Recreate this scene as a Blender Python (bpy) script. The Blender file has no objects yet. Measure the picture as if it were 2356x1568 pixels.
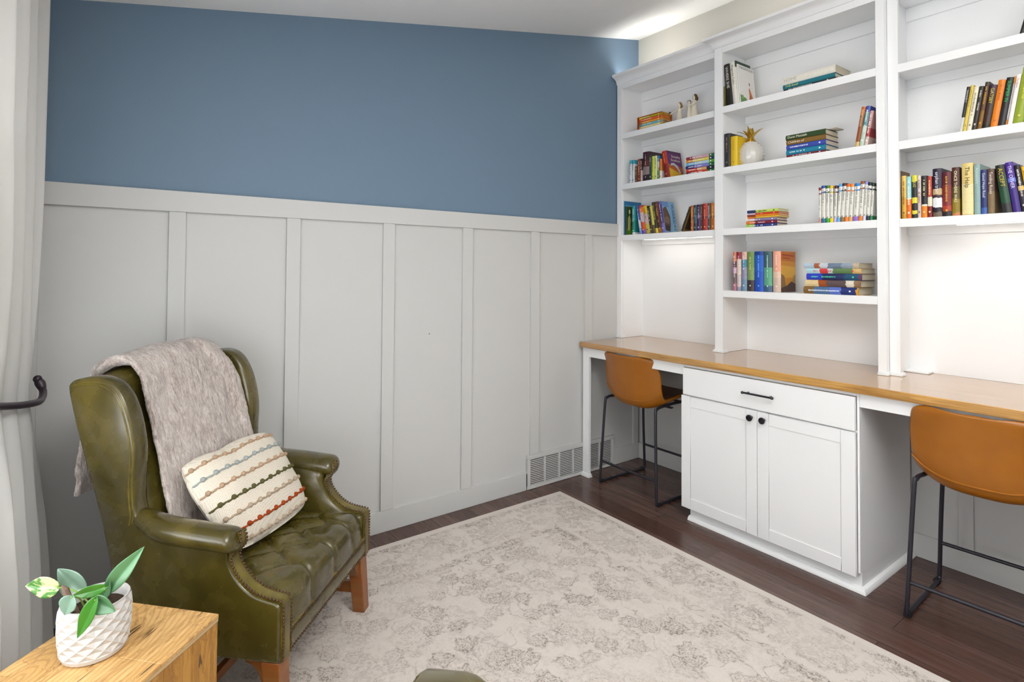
import bpy, bmesh, math, random
from mathutils import Vector, Matrix, noise as mnoise
random.seed(11)
SC = bpy.context.scene
COL = SC.collection
R = math.radians
PI = math.pi

# ------------------------------------------------------------------ helpers
class MB:
    """collects shapes, links them as ONE mesh object"""
    def __init__(s): s.v = []; s.f = []; s.m = []
    def face(s, idx, m=0): s.f.append(tuple(idx)); s.m.append(m)
    def add(s, vs, fs, m=0):
        o = len(s.v); s.v += [tuple(p) for p in vs]
        for f in fs: s.face([i + o for i in f], m)
        return s
    def box(s, x0, x1, y0, y1, z0, z1, m=0):
        vs = [(x, y, z) for z in (z0, z1) for y in (y0, y1) for x in (x0, x1)]
        return s.add(vs, [(0, 2, 3, 1), (4, 5, 7, 6), (0, 1, 5, 4), (2, 6, 7, 3), (0, 4, 6, 2), (1, 3, 7, 5)], m)
    def grid(s, P, cu=False, cv=False, m=0, flip=False):
        n = len(P); k = len(P[0]); o = len(s.v)
        for row in P: s.v += [tuple(p) for p in row]
        for i in range(n if cu else n - 1):
            for j in range(k if cv else k - 1):
                a = o + i * k + j; b = o + i * k + (j + 1) % k
                c = o + ((i + 1) % n) * k + (j + 1) % k; d = o + ((i + 1) % n) * k + j
                s.face((a, d, c, b) if flip else (a, b, c, d), m)
        return s
    def loft(s, rings, caps=True, m=0):
        o = len(s.v); k = len(rings[0])
        s.grid(rings, cv=True, m=m)
        if caps:
            s.face([o + i for i in range(k)][::-1], m)
            e = o + (len(rings) - 1) * k
            s.face([e + i for i in range(k)], m)
        return s
    def tube(s, path, r, n=10, caps=True, m=0):
        P = [Vector(p) for p in path]; rings = []
        T = []
        for i in range(len(P)):
            a = P[max(i - 1, 0)]; b = P[min(i + 1, len(P) - 1)]
            T.append((b - a).normalized())
        up = Vector((0, 0, 1)) if abs(T[0].z) < .9 else Vector((1, 0, 0))
        N = (up - T[0] * up.dot(T[0])).normalized()
        for i in range(len(P)):
            N = (N - T[i] * N.dot(T[i]))
            N.normalize()
            B = T[i].cross(N)
            rr = r[i] if isinstance(r, (list, tuple)) else r
            rings.append([P[i] + (N * math.cos(2 * PI * k / n) + B * math.sin(2 * PI * k / n)) * rr for k in range(n)])
        return s.loft(rings, caps, m)
    def lathe(s, prof, n=32, c=(0, 0, 0), m=0, caps=True):
        rings = [[(c[0] + r * math.cos(2 * PI * k / n), c[1] + r * math.sin(2 * PI * k / n), c[2] + z) for k in range(n)] for r, z in prof]
        return s.loft(rings, caps, m)
    def ball(s, c, r, n=8, k=6, sz=1.0, m=0):
        rings = []
        for i in range(1, k):
            a = -PI / 2 + PI * i / k
            rings.append([(c[0] + r * math.cos(a) * math.cos(2 * PI * j / n), c[1] + r * math.cos(a) * math.sin(2 * PI * j / n), c[2] + sz * r * math.sin(a)) for j in range(n)])
        return s.loft(rings, True, m)
    def xf(s, fn): s.v = [tuple(fn(Vector(p))) for p in s.v]; return s
    def build(s, name, mat, parent=None, world=False, bevel=0, smooth=True, ang=38, solid=0, seg=2):
        vs = s.v
        if world and parent is not None:
            rt = parent
            while rt.parent is not None: rt = rt.parent
            inv = (Matrix.Translation(rt.location) @ rt.rotation_euler.to_matrix().to_4x4()).inverted()
            vs = [inv @ Vector(p) for p in vs]
        me = bpy.data.meshes.new(name)
        me.from_pydata([tuple(p) for p in vs], [], s.f)
        mats = mat if isinstance(mat, (list, tuple)) else [mat]
        for q in mats: me.materials.append(q)
        for p, mi in zip(me.polygons, s.m): p.material_index = mi
        bm = bmesh.new(); bm.from_mesh(me)
        bmesh.ops.remove_doubles(bm, verts=bm.verts, dist=1e-6)
        bmesh.ops.recalc_face_normals(bm, faces=bm.faces)
        if smooth:
            for f in bm.faces: f.smooth = True
            ca = R(ang)
            for e in bm.edges:
                if len(e.link_faces) == 2 and e.calc_face_angle(0) > ca: e.smooth = False
        bm.to_mesh(me); bm.free(); me.update()
        o = bpy.data.objects.new(name, me); COL.objects.link(o)
        if parent is not None: o.parent = parent
        if solid:
            md = o.modifiers.new('Solidify', 'SOLIDIFY'); md.thickness = solid; md.offset = 0
        if bevel:
            md = o.modifiers.new('Bevel', 'BEVEL'); md.width = bevel; md.segments = seg; md.limit_method = 'ANGLE'; md.angle_limit = R(40)
        return o

def tag(o, label, cat=None, group=None, kind=None):
    o['label'] = label
    if cat: o['category'] = cat
    if group: o['group'] = group
    if kind: o['kind'] = kind
    return o
def thing(name, label, cat, loc=(0, 0, 0), rz=0, group=None):
    o = bpy.data.objects.new(name, None); COL.objects.link(o)
    o.empty_display_size = .05
    o.location = loc; o.rotation_euler = (0, 0, rz)
    return tag(o, label, cat, group)
def struct(name, mb, mat, label, cat, bevel=0, **k):
    return tag(mb.build(name, mat, bevel=bevel, **k), label, cat, kind='structure')
def copy_tree(o, parent=None):
    c = o.copy(); COL.objects.link(c)
    if parent is not None: c.parent = parent
    for ch in list(o.children): copy_tree(ch, c)
    return c
def chaikin(P, it=1, closed=True, keep=()):
    P = [tuple(p) for p in P]; keep = set(tuple(k) for k in keep)
    for _ in range(it):
        Q = []; n = len(P)
        for i in range(n):
            a = P[i]
            if not closed and i in (0, n - 1): Q.append(a); continue
            if a in keep: Q.append(a); continue
            p = P[i - 1]; q = P[(i + 1) % n]
            Q.append(tuple(a[k] * .75 + p[k] * .25 for k in range(len(a))))
            Q.append(tuple(a[k] * .75 + q[k] * .25 for k in range(len(a))))
        P = Q
    return P
def spline(P, n=8, closed=False):
    """Catmull-Rom through points"""
    P = [Vector(p) for p in P]; out = []
    m = len(P)
    for i in range(m if closed else m - 1):
        p0 = P[i - 1] if (closed or i > 0) else P[0]
        p1 = P[i]; p2 = P[(i + 1) % m]
        p3 = P[(i + 2) % m] if (closed or i + 2 < m) else P[-1]
        for k in range(n):
            t = k / n
            out.append(.5 * ((2 * p1) + (p2 - p0) * t + (2 * p0 - 5 * p1 + 4 * p2 - p3) * t * t + (3 * p1 - p0 - 3 * p2 + p3) * t ** 3))
    if not closed: out.append(P[-1])
    return out
def lerp(a, b, t): return a + (b - a) * t
def interp(tab, x):
    if x <= tab[0][0]: return tab[0][1]
    for (a, u), (b, w) in zip(tab, tab[1:]):
        if x <= b: return lerp(u, w, (x - a) / (b - a))
    return tab[-1][1]
def smooth01(t): t = max(0, min(1, t)); return t * t * (3 - 2 * t)
def inset(poly, d):
    """offset a CCW 2D polygon inwards by d"""
    n = len(poly); out = []
    for i in range(n):
        a = Vector(poly[i - 1]); b = Vector(poly[i]); c = Vector(poly[(i + 1) % n])
        e1 = (b - a).normalized(); e2 = (c - b).normalized()
        n1 = Vector((-e1.y, e1.x)); n2 = Vector((-e2.y, e2.x))
        m = n1 + n2
        if m.length < 1e-6: m = n1
        m.normalize()
        k = max(.5, m.dot(n1))
        out.append(tuple(b + m * (d / k)))
    return out

# ------------------------------------------------------------------ materials
def lin(h):
    h = h.strip('#'); c = [int(h[i:i + 2], 16) / 255 for i in (0, 2, 4)]
    return tuple(x / 12.92 if x <= .04045 else ((x + .055) / 1.055) ** 2.4 for x in c) + (1,)
class Mat:
    def __init__(s, name, rough=.5, spec=.5, base=(.8, .8, .8, 1), **kw):
        s.m = bpy.data.materials.new(name); s.m.use_nodes = True
        s.nt = s.m.node_tree; s.b = s.nt.nodes['Principled BSDF']
        s.b.inputs['Roughness'].default_value = rough
        s.b.inputs['Specular IOR Level'].default_value = spec
        s.b.inputs['Base Color'].default_value = base if len(base) == 4 else tuple(base) + (1,)
        for k, v in kw.items(): s.b.inputs[k.replace('_', ' ')].default_value = v
        s._obj = None
    def n(s, typ, props=None, **ins):
        nd = s.nt.nodes.new('ShaderNode' + typ)
        for k, v in (props or {}).items(): setattr(nd, k, v)
        for k, v in ins.items():
            sk = nd.inputs[int(k[1:])] if k[0] == 'i' and k[1:].isdigit() else nd.inputs[k.replace('_', ' ')]
            if isinstance(v, bpy.types.NodeSocket): s.nt.links.new(v, sk)
            else: sk.default_value = v
        return nd
    @property
    def obj(s):
        if s._obj is None: s._obj = s.n('TexCoord').outputs['Object']
        return s._obj
    @property
    def gen(s): return s.n('TexCoord').outputs['Generated']
    def map(s, scale=(1, 1, 1), rot=(0, 0, 0), loc=(0, 0, 0), vec=None):
        return s.n('Mapping', Vector=vec or s.obj, Scale=scale, Rotation=rot, Location=loc).outputs[0]
    def noise(s, scale, detail=3, rough=.55, vec=None, dist=0):
        return s.n('TexNoise', Vector=vec or s.obj, Scale=scale, Detail=detail, Roughness=rough, Distortion=dist).outputs[0]
    def math(s, op, a, b=0.0, c=0.0, clamp=False):
        return s.n('Math', {'operation': op, 'use_clamp': clamp}, i0=a, i1=b, i2=c).outputs[0]
    def ramp(s, fac, stops, interp='LINEAR'):
        nd = s.n('ValToRGB', i0=fac); cr = nd.color_ramp; cr.interpolation = interp
        while len(cr.elements) < len(stops): cr.elements.new(.5)
        for e, (p, c) in zip(cr.elements, stops):
            e.position = p
            e.color = lin(c) if isinstance(c, str) else ((c, c, c, 1) if isinstance(c, (int, float)) else tuple(c)[:3] + (1,))
        return nd.outputs[0]
    def mix(s, fac, a, b, mode='MIX'):
        nd = s.n('Mix', {'data_type': 'RGBA', 'blend_type': mode})
        for i, v in ((0, fac), (6, a), (7, b)):
            if isinstance(v, bpy.types.NodeSocket): s.nt.links.new(v, nd.inputs[i])
            elif isinstance(v, str): nd.inputs[i].default_value = lin(v)
            else: nd.inputs[i].default_value = v
        return nd.outputs[2]
    def set(s, **k):
        for a, v in k.items():
            sk = s.b.inputs[a.replace('_', ' ')]
            if isinstance(v, bpy.types.NodeSocket): s.nt.links.new(v, sk)
            else: sk.default_value = v
        return s
    def bump(s, h, strength=.3, dist=.005):
        nd = s.n('Bump', Strength=strength, Distance=dist, Height=h)
        s.nt.links.new(nd.outputs[0], s.b.inputs['Normal']); return s
def flat(name, hexc, rough=.5, spec=.4, **k): return Mat(name, rough, spec, lin(hexc), **k).m

def m_paint(name, col, rough=.5, tex=.12, scale=220, spec=.35):
    q = Mat(name, rough, spec, col)
    q.bump(q.noise(scale, 2), tex, .001); return q.m
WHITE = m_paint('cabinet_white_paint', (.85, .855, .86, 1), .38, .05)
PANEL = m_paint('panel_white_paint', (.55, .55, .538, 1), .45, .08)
BLUE = m_paint('blue_wall_paint', (.140, .210, .292, 1), .55, .25, 130)
CREAM = m_paint('cream_wall_paint', (.50, .485, .44, 1), .6, .25, 130)
CEIL = m_paint('ceiling_paint', (.90, .90, .89, 1), .7, .5, 60)

def m_floor():
    q = Mat('dark_wood_planks', .22, .5)
    v = q.map()
    br = q.n('TexBrick', {'offset': .37, 'squash': 1.0}, Vector=v, Color1=(.0, .0, .0, 1), Color2=(1, 1, 1, 1), Mortar=(.5, .5, .5, 1),
             Scale=1.0, Mortar_Size=.0012, Mortar_Smooth=.2, Bias=0.0, Brick_Width=1.15, Row_Height=.122)
    tone = q.ramp(br.outputs[0], [(0, '46312b'), (.5, '58433d'), (1, '68524b')])
    g = q.noise(1, 6, .65, q.map((2.2, 60, 60)), .6)
    g2 = q.noise(1, 3, .5, q.map((.8, 11, 11)))
    col = q.mix(q.ramp(g, [(.35, 0.0), (.7, 1.0)]), tone, '38221b')
    col = q.mix(q.math('MULTIPLY', g2, .35), col, '6a4638')
    col = q.mix(br.outputs[1], col, '120a08')
    q.set(Base_Color=col, Roughness=q.math('MULTIPLY_ADD', g, .16, .17))
    h = q.math('SUBTRACT', q.math('MULTIPLY', g, .25), q.math('MULTIPLY', br.outputs[1], 1.0))
    return q.bump(h, .35, .0015).m
FLOOR = m_floor()

def m_oak(name, c0, c1, c2, rough=.25, strip=.05, axis='x', coat=.3):
    q = Mat(name, rough, .5)
    sc = {'x': (1, 1, 1), 'y': (1, 1, 1)}[axis]
    br = q.n('TexBrick', {'offset': .41}, Vector=q.map(sc), Color1=(0, 0, 0, 1), Color2=(1, 1, 1, 1), Mortar=(.4, .4, .4, 1), Scale=1.0,
             Mortar_Size=.0003, Mortar_Smooth=.1, Bias=0.0, Brick_Width=.9, Row_Height=strip)
    tone = q.ramp(br.outputs[0], [(0, c0), (.55, c1), (1, c2)])
    g = q.noise(1, 5, .6, q.map((3, 70, 70)), .8)
    g2 = q.noise(1, 4, .6, q.map((1.5, 18, 18)), 1.2)
    col = q.mix(q.ramp(g, [(.42, 0.0), (.66, .8)]), tone, '7a4f20')
    col = q.mix(q.ramp(g2, [(.48, 0.0), (.7, .6)]), col, '8a5e2e')
    q.set(Base_Color=col, Coat_Weight=coat, Coat_Roughness=.15)
    return q.bump(g, .12, .0008).m
OAK = m_oak('oak_worktop', 'c39551', 'c3985f', 'b0865a', .20, .045, 'x', .8)

def m_rustic(name, base, dark, mid, axis):
    q = Mat(name, .42, .45)
    sc = (26, 3.2, 26) if axis == 'y' else (30, 30, 2.6)
    v = q.map(sc)
    warp = q.noise(4.5, 3, .5)
    wv = q.n('MixRGB', {'blend_type': 'ADD'}, Fac=.8, Color1=v, Color2=q.n('CombineXYZ', X=q.math('MULTIPLY', warp, 6), Y=q.math('MULTIPLY', warp, 6), Z=0.0).outputs[0]).outputs[0]
    g = q.noise(1, 5, .65, wv, 1.5)
    rings = q.n('TexWave', {'wave_type': 'RINGS', 'rings_direction': 'Z'}, Vector=q.map((9, 4.5, 1), loc=(.9, .3, 0)), Scale=3.0, Distortion=3.5, Detail=3.0).outputs[1]
    line = q.ramp(g, [(.46, 0.0), (.5, .6), (.53, 0.0)])
    col = q.mix(q.ramp(g, [(.3, 0.0), (.75, 1.0)]), base, mid)
    col = q.mix(q.math('MULTIPLY', q.ramp(rings, [(.55, 0.0), (.95, .55)]), .6), col, dark)
    col = q.mix(line, col, dark)
    crack = q.noise(1, 2, .4, q.map((sc[0] * 1.3, sc[1] * .9, sc[2] * 1.3), loc=(3, 5, 1)), 2.2)
    col = q.mix(q.ramp(crack, [(.275, .85), (.31, 0.0)]), col, '3a2410')
    q.set(Base_Color=col)
    return q.bump(q.math('ADD', g, q.math('MULTIPLY', crack, .5)), .3, .002).m
TABLETOP = m_rustic('rustic_table_top', 'd6ae74', '855b2e', 'bd9052', 'y')
TABLESIDE = m_rustic('rustic_table_side', 'b9873a', '7c4c16', '9c6c28', 'z')
EDGE = flat('pale_wood_edge', 'b59a74', .6)

def m_leather(name, dark, mid, light, rough=.3, sc=7, coat=.25):
    q = Mat(name, rough, .5)
    a = q.noise(sc, 2, .5); b = q.noise(sc * 4, 2, .5)
    f = q.math('MULTIPLY_ADD', b, .25, q.math('MULTIPLY', a, .75))
    q.set(Base_Color=q.ramp(f, [(.30, dark), (.50, mid), (.70, light)]), Coat_Weight=coat, Coat_Roughness=.16,
          Roughness=q.math('MULTIPLY_ADD', b, .16, rough - .08))
    return q.m
LEATHER = m_leather('olive_leather', '362f10', '473e14', '5b5020', .27, 4.5, .45)
LEATHER_TRIM = m_leather('olive_leather_trim', '463c12', '5c5018', '726420', .35, 12)
TAN = m_leather('tan_stool_leather', '8f5406', '955806', '9b5e08', .38, 5, .1)
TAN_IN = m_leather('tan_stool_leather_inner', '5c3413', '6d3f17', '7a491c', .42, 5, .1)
NAIL = Mat('antique_brass_nail', .4, .5, lin('5e4630'), Metallic=.6).m
LEGWOOD = m_oak('chair_leg_wood', '7a4016', '8a4c1c', '6e3812', .38, .4, 'x', .2)
BLACKMETAL = Mat('black_metal', .38, .5, lin('24222a')).m
KNOB = Mat('black_knob_metal', .22, .6, lin('14141c'), Coat_Weight=.4).m
BRONZE = Mat('dark_bronze', .35, .5, lin('3a3038'), Metallic=.4).m
RUBBER = flat('black_rubber', '101012', .7)
DARK = flat('vent_shade_nail_black', '2a2a2a', .8)  # painted shade between the vent slats, also the nail's own dark colour
GLOW = Mat('led_diffuser', .5, .5, (1, 1, 1, 1)); GLOW.set(Emission_Color=(1, .95, .87, 1), Emission_Strength=6.0); GLOW = GLOW.m

def m_blanket():
    q = Mat('plush_throw', .95, .1)
    a = q.noise(1, 4, .65, q.map((30, 90, 22)), 1.0)
    b = q.noise(1, 3, .7, q.map((120, 260, 70)), .4)
    c = q.noise(9, 2)
    f = q.math('ADD', q.math('MULTIPLY', a, .62), q.math('ADD', q.math('MULTIPLY', b, .34), q.math('MULTIPLY', c, .12)))
    q.set(Base_Color=q.ramp(f, [(.38, '7d6c64'), (.50, 'b3a49c'), (.64, 'ddd2cb')]))
    q.b.inputs['Sheen Weight'].default_value = .5; q.b.inputs['Sheen Roughness'].default_value = .5
    return q.bump(q.math('ADD', a, q.math('MULTIPLY', b, 1.2)), .8, .008).m
BLANKET = m_blanket()
def m_knit():
    q = Mat('cream_knit', .92, .15)
    u = q.map((230, 230, 230))
    vo = q.n('TexVoronoi', {'feature': 'F1'}, Vector=u, Scale=1.0, Randomness=.25).outputs[0]
    q.set(Base_Color=q.ramp(vo, [(.2, 'e9e2d5'), (.75, 'c9bda9')]))
    q.b.inputs['Sheen Weight'].default_value = .2
    return q.bump(vo, -.8, .004).m
KNIT = m_knit()
def m_yarn(name, c):
    q = Mat(name, .9, .15); w = q.noise(300, 2)
    q.set(Base_Color=q.mix(w, lin(c), q.n('HueSaturation', Color=lin(c), Value=.7).outputs[0]))
    return q.bump(w, .6, .002).m
def m_curtain():
    q = Mat('white_curtain_cloth', .85, .15, (.86, .855, .84, 1))
    w = q.noise(1, 2, .5, q.map((500, 500, 60)))
    q.bump(w, .15, .001)
    tr = q.n('BsdfTranslucent', Color=(.86, .85, .82, 1))
    mx = q.n('MixShader', i0=.32, i1=q.b.outputs[0], i2=tr.outputs[0])
    q.nt.links.new(mx.outputs[0], q.nt.nodes['Material Output'].inputs[0])
    return q.m
CURTAIN = m_curtain()
def m_rug():
    q = Mat('faded_oriental_rug', .95, .08)
    sep = q.n('SeparateXYZ', Vector=q.obj); x, y = sep.outputs[0], sep.outputs[1]
    e = q.math('MINIMUM', x, q.math('MULTIPLY', y, -1.0))     # distance from the two visible edges
    wob = q.noise(7, 3, .6); fine = q.noise(150, 3, .7); fine2 = q.noise(420, 2)
    patch = q.noise(3.1, 3, .6); patch2 = q.noise(1.4, 2)
    ev = q.math('ADD', e, q.math('MULTIPLY', q.math('SUBTRACT', wob, .5), .02))
    dist = q.n('MixRGB', {'blend_type': 'ADD'}, Fac=1.0, Color1=q.obj, Color2=q.n('VectorMath', {'operation': 'SCALE'}, i0=q.n('TexNoise', Vector=q.obj, Scale=11.0, Detail=3.0).outputs[1], Scale=.085).outputs[0]).outputs[0]
    # big border flowers: rings and petals around cell centres
    nz_ = q.noise(42, 3, .65)
    def flower(scale, r0, w, rnd):
        v = q.n('TexVoronoi', {'feature': 'F1', 'voronoi_dimensions': '2D'}, Vector=dist, Scale=scale, Randomness=rnd)
        d = v.outputs[0]
        pos = v.outputs[2]
        rel = q.n('VectorMath', {'operation': 'SUBTRACT'}, i0=dist, i1=q.n('VectorMath', {'operation': 'SCALE'}, i0=pos, Scale=1.0).outputs[0]).outputs[0]
        rs = q.n('SeparateXYZ', Vector=rel)
        ang = q.math('ARCTAN2', rs.outputs[1], rs.outputs[0])
        pet = q.math('SINE', q.math('MULTIPLY', ang, 7.0))
        rr = q.math('ADD', q.math('ADD', d, q.math('MULTIPLY', pet, .04)), q.math('MULTIPLY', q.math('SUBTRACT', nz_, .5), .34))
        ring = q.math('SUBTRACT', 1.0, q.math('DIVIDE', q.math('ABSOLUTE', q.math('SUBTRACT', rr, r0)), w), clamp=True)
        core = q.math('SUBTRACT', 1.0, q.math('DIVIDE', q.math('ABSOLUTE', q.math('SUBTRACT', rr, r0 * .42)), w * .6), clamp=True)
        return q.math('MAXIMUM', ring, core)
    fl1 = flower(4.3, .30, .09, .55)
    fl2 = flower(8.5, .26, .10, .9)
    fl3 = flower(15.0, .22, .12, 1.0)
    vn = q.noise(5.5, 2, .5, dist)
    vine = q.math('SUBTRACT', 1.0, q.math('DIVIDE', q.math('ABSOLUTE', q.math('SUBTRACT', vn, .5)), .016), clamp=True)
    vn2 = q.noise(13, 2, .5, dist)
    vine2 = q.math('SUBTRACT', 1.0, q.math('DIVIDE', q.math('ABSOLUTE', q.math('SUBTRACT', vn2, .47)), .03), clamp=True)
    border = q.ramp(ev, [(0, 0.0), (.035, 0.0), (.045, .9), (.285, .9), (.295, .15), (.31, .15), (.32, 1.0), (.365, 1.0), (.375, .1), (.39, .25)])
    guard = q.ramp(ev, [(.035, 0.0), (.04, .55), (.07, .55), (.075, 0.0), (.315, 0.0), (.325, .75), (.36, .75), (.37, 0.0)])
    pat = q.math('MULTIPLY', q.math('MAXIMUM', q.math('MAXIMUM', fl1, q.math('MULTIPLY', fl3, .8)), q.math('MULTIPLY', vine2, .7)), border)
    field = q.math('MULTIPLY', q.math('MAXIMUM', q.math('MAXIMUM', q.math('MULTIPLY', fl2, .95), q.math('MULTIPLY', vine, .75)), q.math('MULTIPLY', fl1, .35)),
                   q.ramp(ev, [(.36, 0.0), (.39, 1.0)]))
    tot = q.math('ADD', q.math('ADD', pat, field), q.math('MULTIPLY', guard, q.math('ADD', .3, vine2)))
    wear = q.ramp(patch, [(.33, .35), (.58, 1.0)])
    tot = q.math('MULTIPLY', tot, wear)
    speck = q.ramp(fine, [(.40, 0.0), (.56, 1.0)])
    tot = q.math('MULTIPLY', tot, q.math('MULTIPLY_ADD', speck, .85, .15), clamp=True)
    haze = q.math('MULTIPLY', q.ramp(q.noise(4.2, 4, .7), [(.47, 0.0), (.66, .55)]), q.ramp(q.noise(70, 4, .75), [(.47, 0.0), (.58, 1.0)]))
    tot = q.math('MAXIMUM', tot, q.math('MULTIPLY', haze, q.ramp(ev, [(.03, 0.0), (.05, 1.0), (.37, 1.0), (.42, .8)])), clamp=True)
    base = q.mix(fine2, 'd8cfc7', 'c8beb5')
    q.set(Base_Color=q.mix(q.math('MULTIPLY', tot, 1.0), base, '7d6f65'))
    q.b.inputs['Sheen Weight'].default_value = .25
    return q.bump(q.math('ADD', fine2, q.math('MULTIPLY', fine, .7)), .7, .004).m
RUG = m_rug()
WORLD_S, WIN_P, LED_P, COVE_P, WINFILL_P, CAMFILL_P, CEILFILL_P, EXPO = 1.05, 17.0, .20, 1.5, 22.0, 10.0, 100.0, -0.20
# ------------------------------------------------------------------ the room
def slope(y): return 3.05 + .2008 * y          # vaulted ceiling height
XR, YF = 4.7, -3.52
struct('floor', MB().box(-.02, XR, YF, .02, -.06, 0), FLOOR, 'dark brown hardwood plank floor', 'floor', smooth=False)
w = MB(); w.add([(0, YF, 0), (0, 0, 0), (0, 0, 3.05), (0, YF, slope(YF)), (-.1, YF, 0), (-.1, 0, 0), (-.1, 0, 3.05), (-.1, YF, slope(YF))],
                [(0, 1, 2, 3), (7, 6, 5, 4), (0, 3, 7, 4), (1, 5, 6, 2), (3, 2, 6, 7), (0, 4, 5, 1)])
struct('wall_left', w, BLUE, 'tall slate blue wall above the white panelling', 'wall', smooth=False)
struct('wall_back', MB().box(-.1, XR, 0, .1, 0, 3.05), CREAM, 'cream wall behind the bookcases', 'wall', smooth=False)
c = MB(); c.add([(-.1, YF - .1, slope(YF - .1)), (XR, YF - .1, slope(YF - .1)), (XR, .1, slope(.1)), (-.1, .1, slope(.1)),
                 (-.1, YF - .1, slope(YF - .1) + .1), (XR, YF - .1, slope(YF - .1) + .1), (XR, .1, slope(.1) + .1), (-.1, .1, slope(.1) + .1)],
                [(0, 3, 2, 1), (4, 5, 6, 7), (0, 1, 5, 4), (1, 2, 6, 5), (2, 3, 7, 6), (3, 0, 4, 7)])
struct('ceiling', c, CEIL, 'white sloping textured ceiling', 'ceiling', smooth=False)
# front wall (beside the camera) with the window the curtain hangs at
WX0, WX1, WZ0, WZ1 = .78, 2.95, .55, 2.05
w = MB()
w.box(0, WX0, YF - .1, YF, 0, slope(YF) - .002); w.box(WX1, XR, YF - .1, YF, 0, slope(YF) - .002)
w.box(WX0, WX1, YF - .1, YF, 0, WZ0); w.box(WX0, WX1, YF - .1, YF, WZ1, slope(YF) - .002)
struct('wall_front', w, PANEL, 'white wall with the window behind the curtain', 'wall', smooth=False)
win = thing('window_1', 'white framed window behind the curtain', 'window', ((WX0 + WX1) / 2, YF - .05, WZ0)); win['kind'] = 'structure'
f = MB()
for a, b, cc, d in ((WX0, WX0 + .05, WZ0, WZ1), (WX1 - .05, WX1, WZ0, WZ1), (WX0 + .05, WX1 - .05, WZ0, WZ0 + .05), (WX0 + .05, WX1 - .05, WZ1 - .05, WZ1), ((WX0 + WX1) / 2 - .025, (WX0 + WX1) / 2 + .025, WZ0 + .05, WZ1 - .05)):
    f.box(a, b, YF - .08, YF - .03, cc, d)
f.build('window_frame', WHITE, win, world=True, smooth=False)
MB().box(WX0 - .04, WX1 + .04, YF + .001, YF + .05, WZ0 - .03, WZ0).build('window_sill', WHITE, win, world=True, smooth=False)

# board and batten panelling on the left wall
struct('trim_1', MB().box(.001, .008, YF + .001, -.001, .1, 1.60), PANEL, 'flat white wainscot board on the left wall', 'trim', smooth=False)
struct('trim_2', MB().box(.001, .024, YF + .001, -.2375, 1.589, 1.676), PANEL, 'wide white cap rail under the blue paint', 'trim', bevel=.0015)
bats = [(-3.42, -3.357), (-2.947, -2.885), (-2.475, -2.413), (-1.995, -1.931), (-1.513, -1.447), (-1.017, -.949), (-.554, -.488), (-.075, -.0255)]
names = ['behind the curtain', 'left of the armchair blanket', 'above the right wing of the armchair', 'right of the armchair arm', 'in the middle of the panelled wall', 'above the left end of the floor vent', 'beside the desk corner', 'in the corner under the desk']
for i, ((a, b), nm) in enumerate(zip(bats, names)):
    z0 = .2095 if -1.043 < a < -.28 and b < -.27 else .1105
    z1_ = .84 if b > -.1 else 1.5885
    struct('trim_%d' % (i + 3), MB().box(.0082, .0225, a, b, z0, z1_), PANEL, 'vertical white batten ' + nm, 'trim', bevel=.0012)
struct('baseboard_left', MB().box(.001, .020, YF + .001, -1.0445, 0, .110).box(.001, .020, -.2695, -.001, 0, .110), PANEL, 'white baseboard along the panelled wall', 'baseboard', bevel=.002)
struct('baseboard_back', MB().box(.021, .82, -.018, -.001, 0, .110).box(1.706, 2.56, -.018, -.001, 0, .110).box(2.61, XR, -.018, -.001, 0, .11), PANEL, 'white baseboard under the desk', 'baseboard', bevel=.002)
struct('trim_11', MB().box(.0235, .82, -.006, -.001, .11, .84).box(1.706, 2.56, -.006, -.001, .11, .84), PANEL, 'white panel board on the wall under the desk', 'trim', smooth=False)
struct('trim_12', MB().box(1.89, 1.945, -.017, -.0062, .111, .838), PANEL, 'white batten on the wall behind the right stool', 'trim', bevel=.001)
n_ = MB(); n_.tube([(.0082, -1.717, .999), (.0105, -1.717, .999)], .0028, 8)
tag(n_.build('nail', DARK), 'tiny dark nail head in the middle of the panelled wall', 'nail')

# floor-level return air grille
V = thing('air_vent', 'white slatted return air grille low on the panelled wall', 'vent', (.0205, -.657, 0))
y0, y1, z0, z1 = -1.0425, -.271, .002, .2085
fr = MB(); 
cols = [y0 + .030 + (y1 - y0 - .06 + .010) / 6 * k for k in range(7)]
fr.box(.0085, .0240, y0, y1, z0, z0 + .022); fr.box(.0085, .0240, y0, y1, z1 - .024, z1)
fr.box(.0085, .0240, y0, y0 + .026, z0 + .022, z1 - .024); fr.box(.0085, .0240, y1 - .026, y1, z0 + .022, z1 - .024)
for k in range(1, 6): fr.box(.011, .0225, cols[k] - .010, cols[k], z0 + .022, z1 - .024)
fr.build('vent_frame', PANEL, V, world=True, bevel=.0015)
sl = MB(); nz = 15
for k in range(nz):
    z = z0 + .026 + (z1 - z0 - .052) * k / (nz - 1)
    sl.box(.0185, .0205, y0 + .026, y1 - .026, z - .0031, z + .0031)
sl.build('louver_slats', PANEL, V, world=True, smooth=False)
MB().box(.0085, .0100, y0 + .01, y1 - .01, z0 + .01, z1 - .01).build('vent_backing', DARK, V, world=True, smooth=False)  # dark sheet stands in for the shade behind the slats

# ------------------------------------------------------------------ rug
rug = MB(); RX, RY = .165, -.90
P = []
rug.box(0, 2.62, -2.36, 0, .0, .011)
ro = rug.build('area_rug', RUG, bevel=.004)
ro.location = (RX, RY, .0005)
tag(ro, 'large cream area rug with a faded taupe floral pattern', 'rug')

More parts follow.
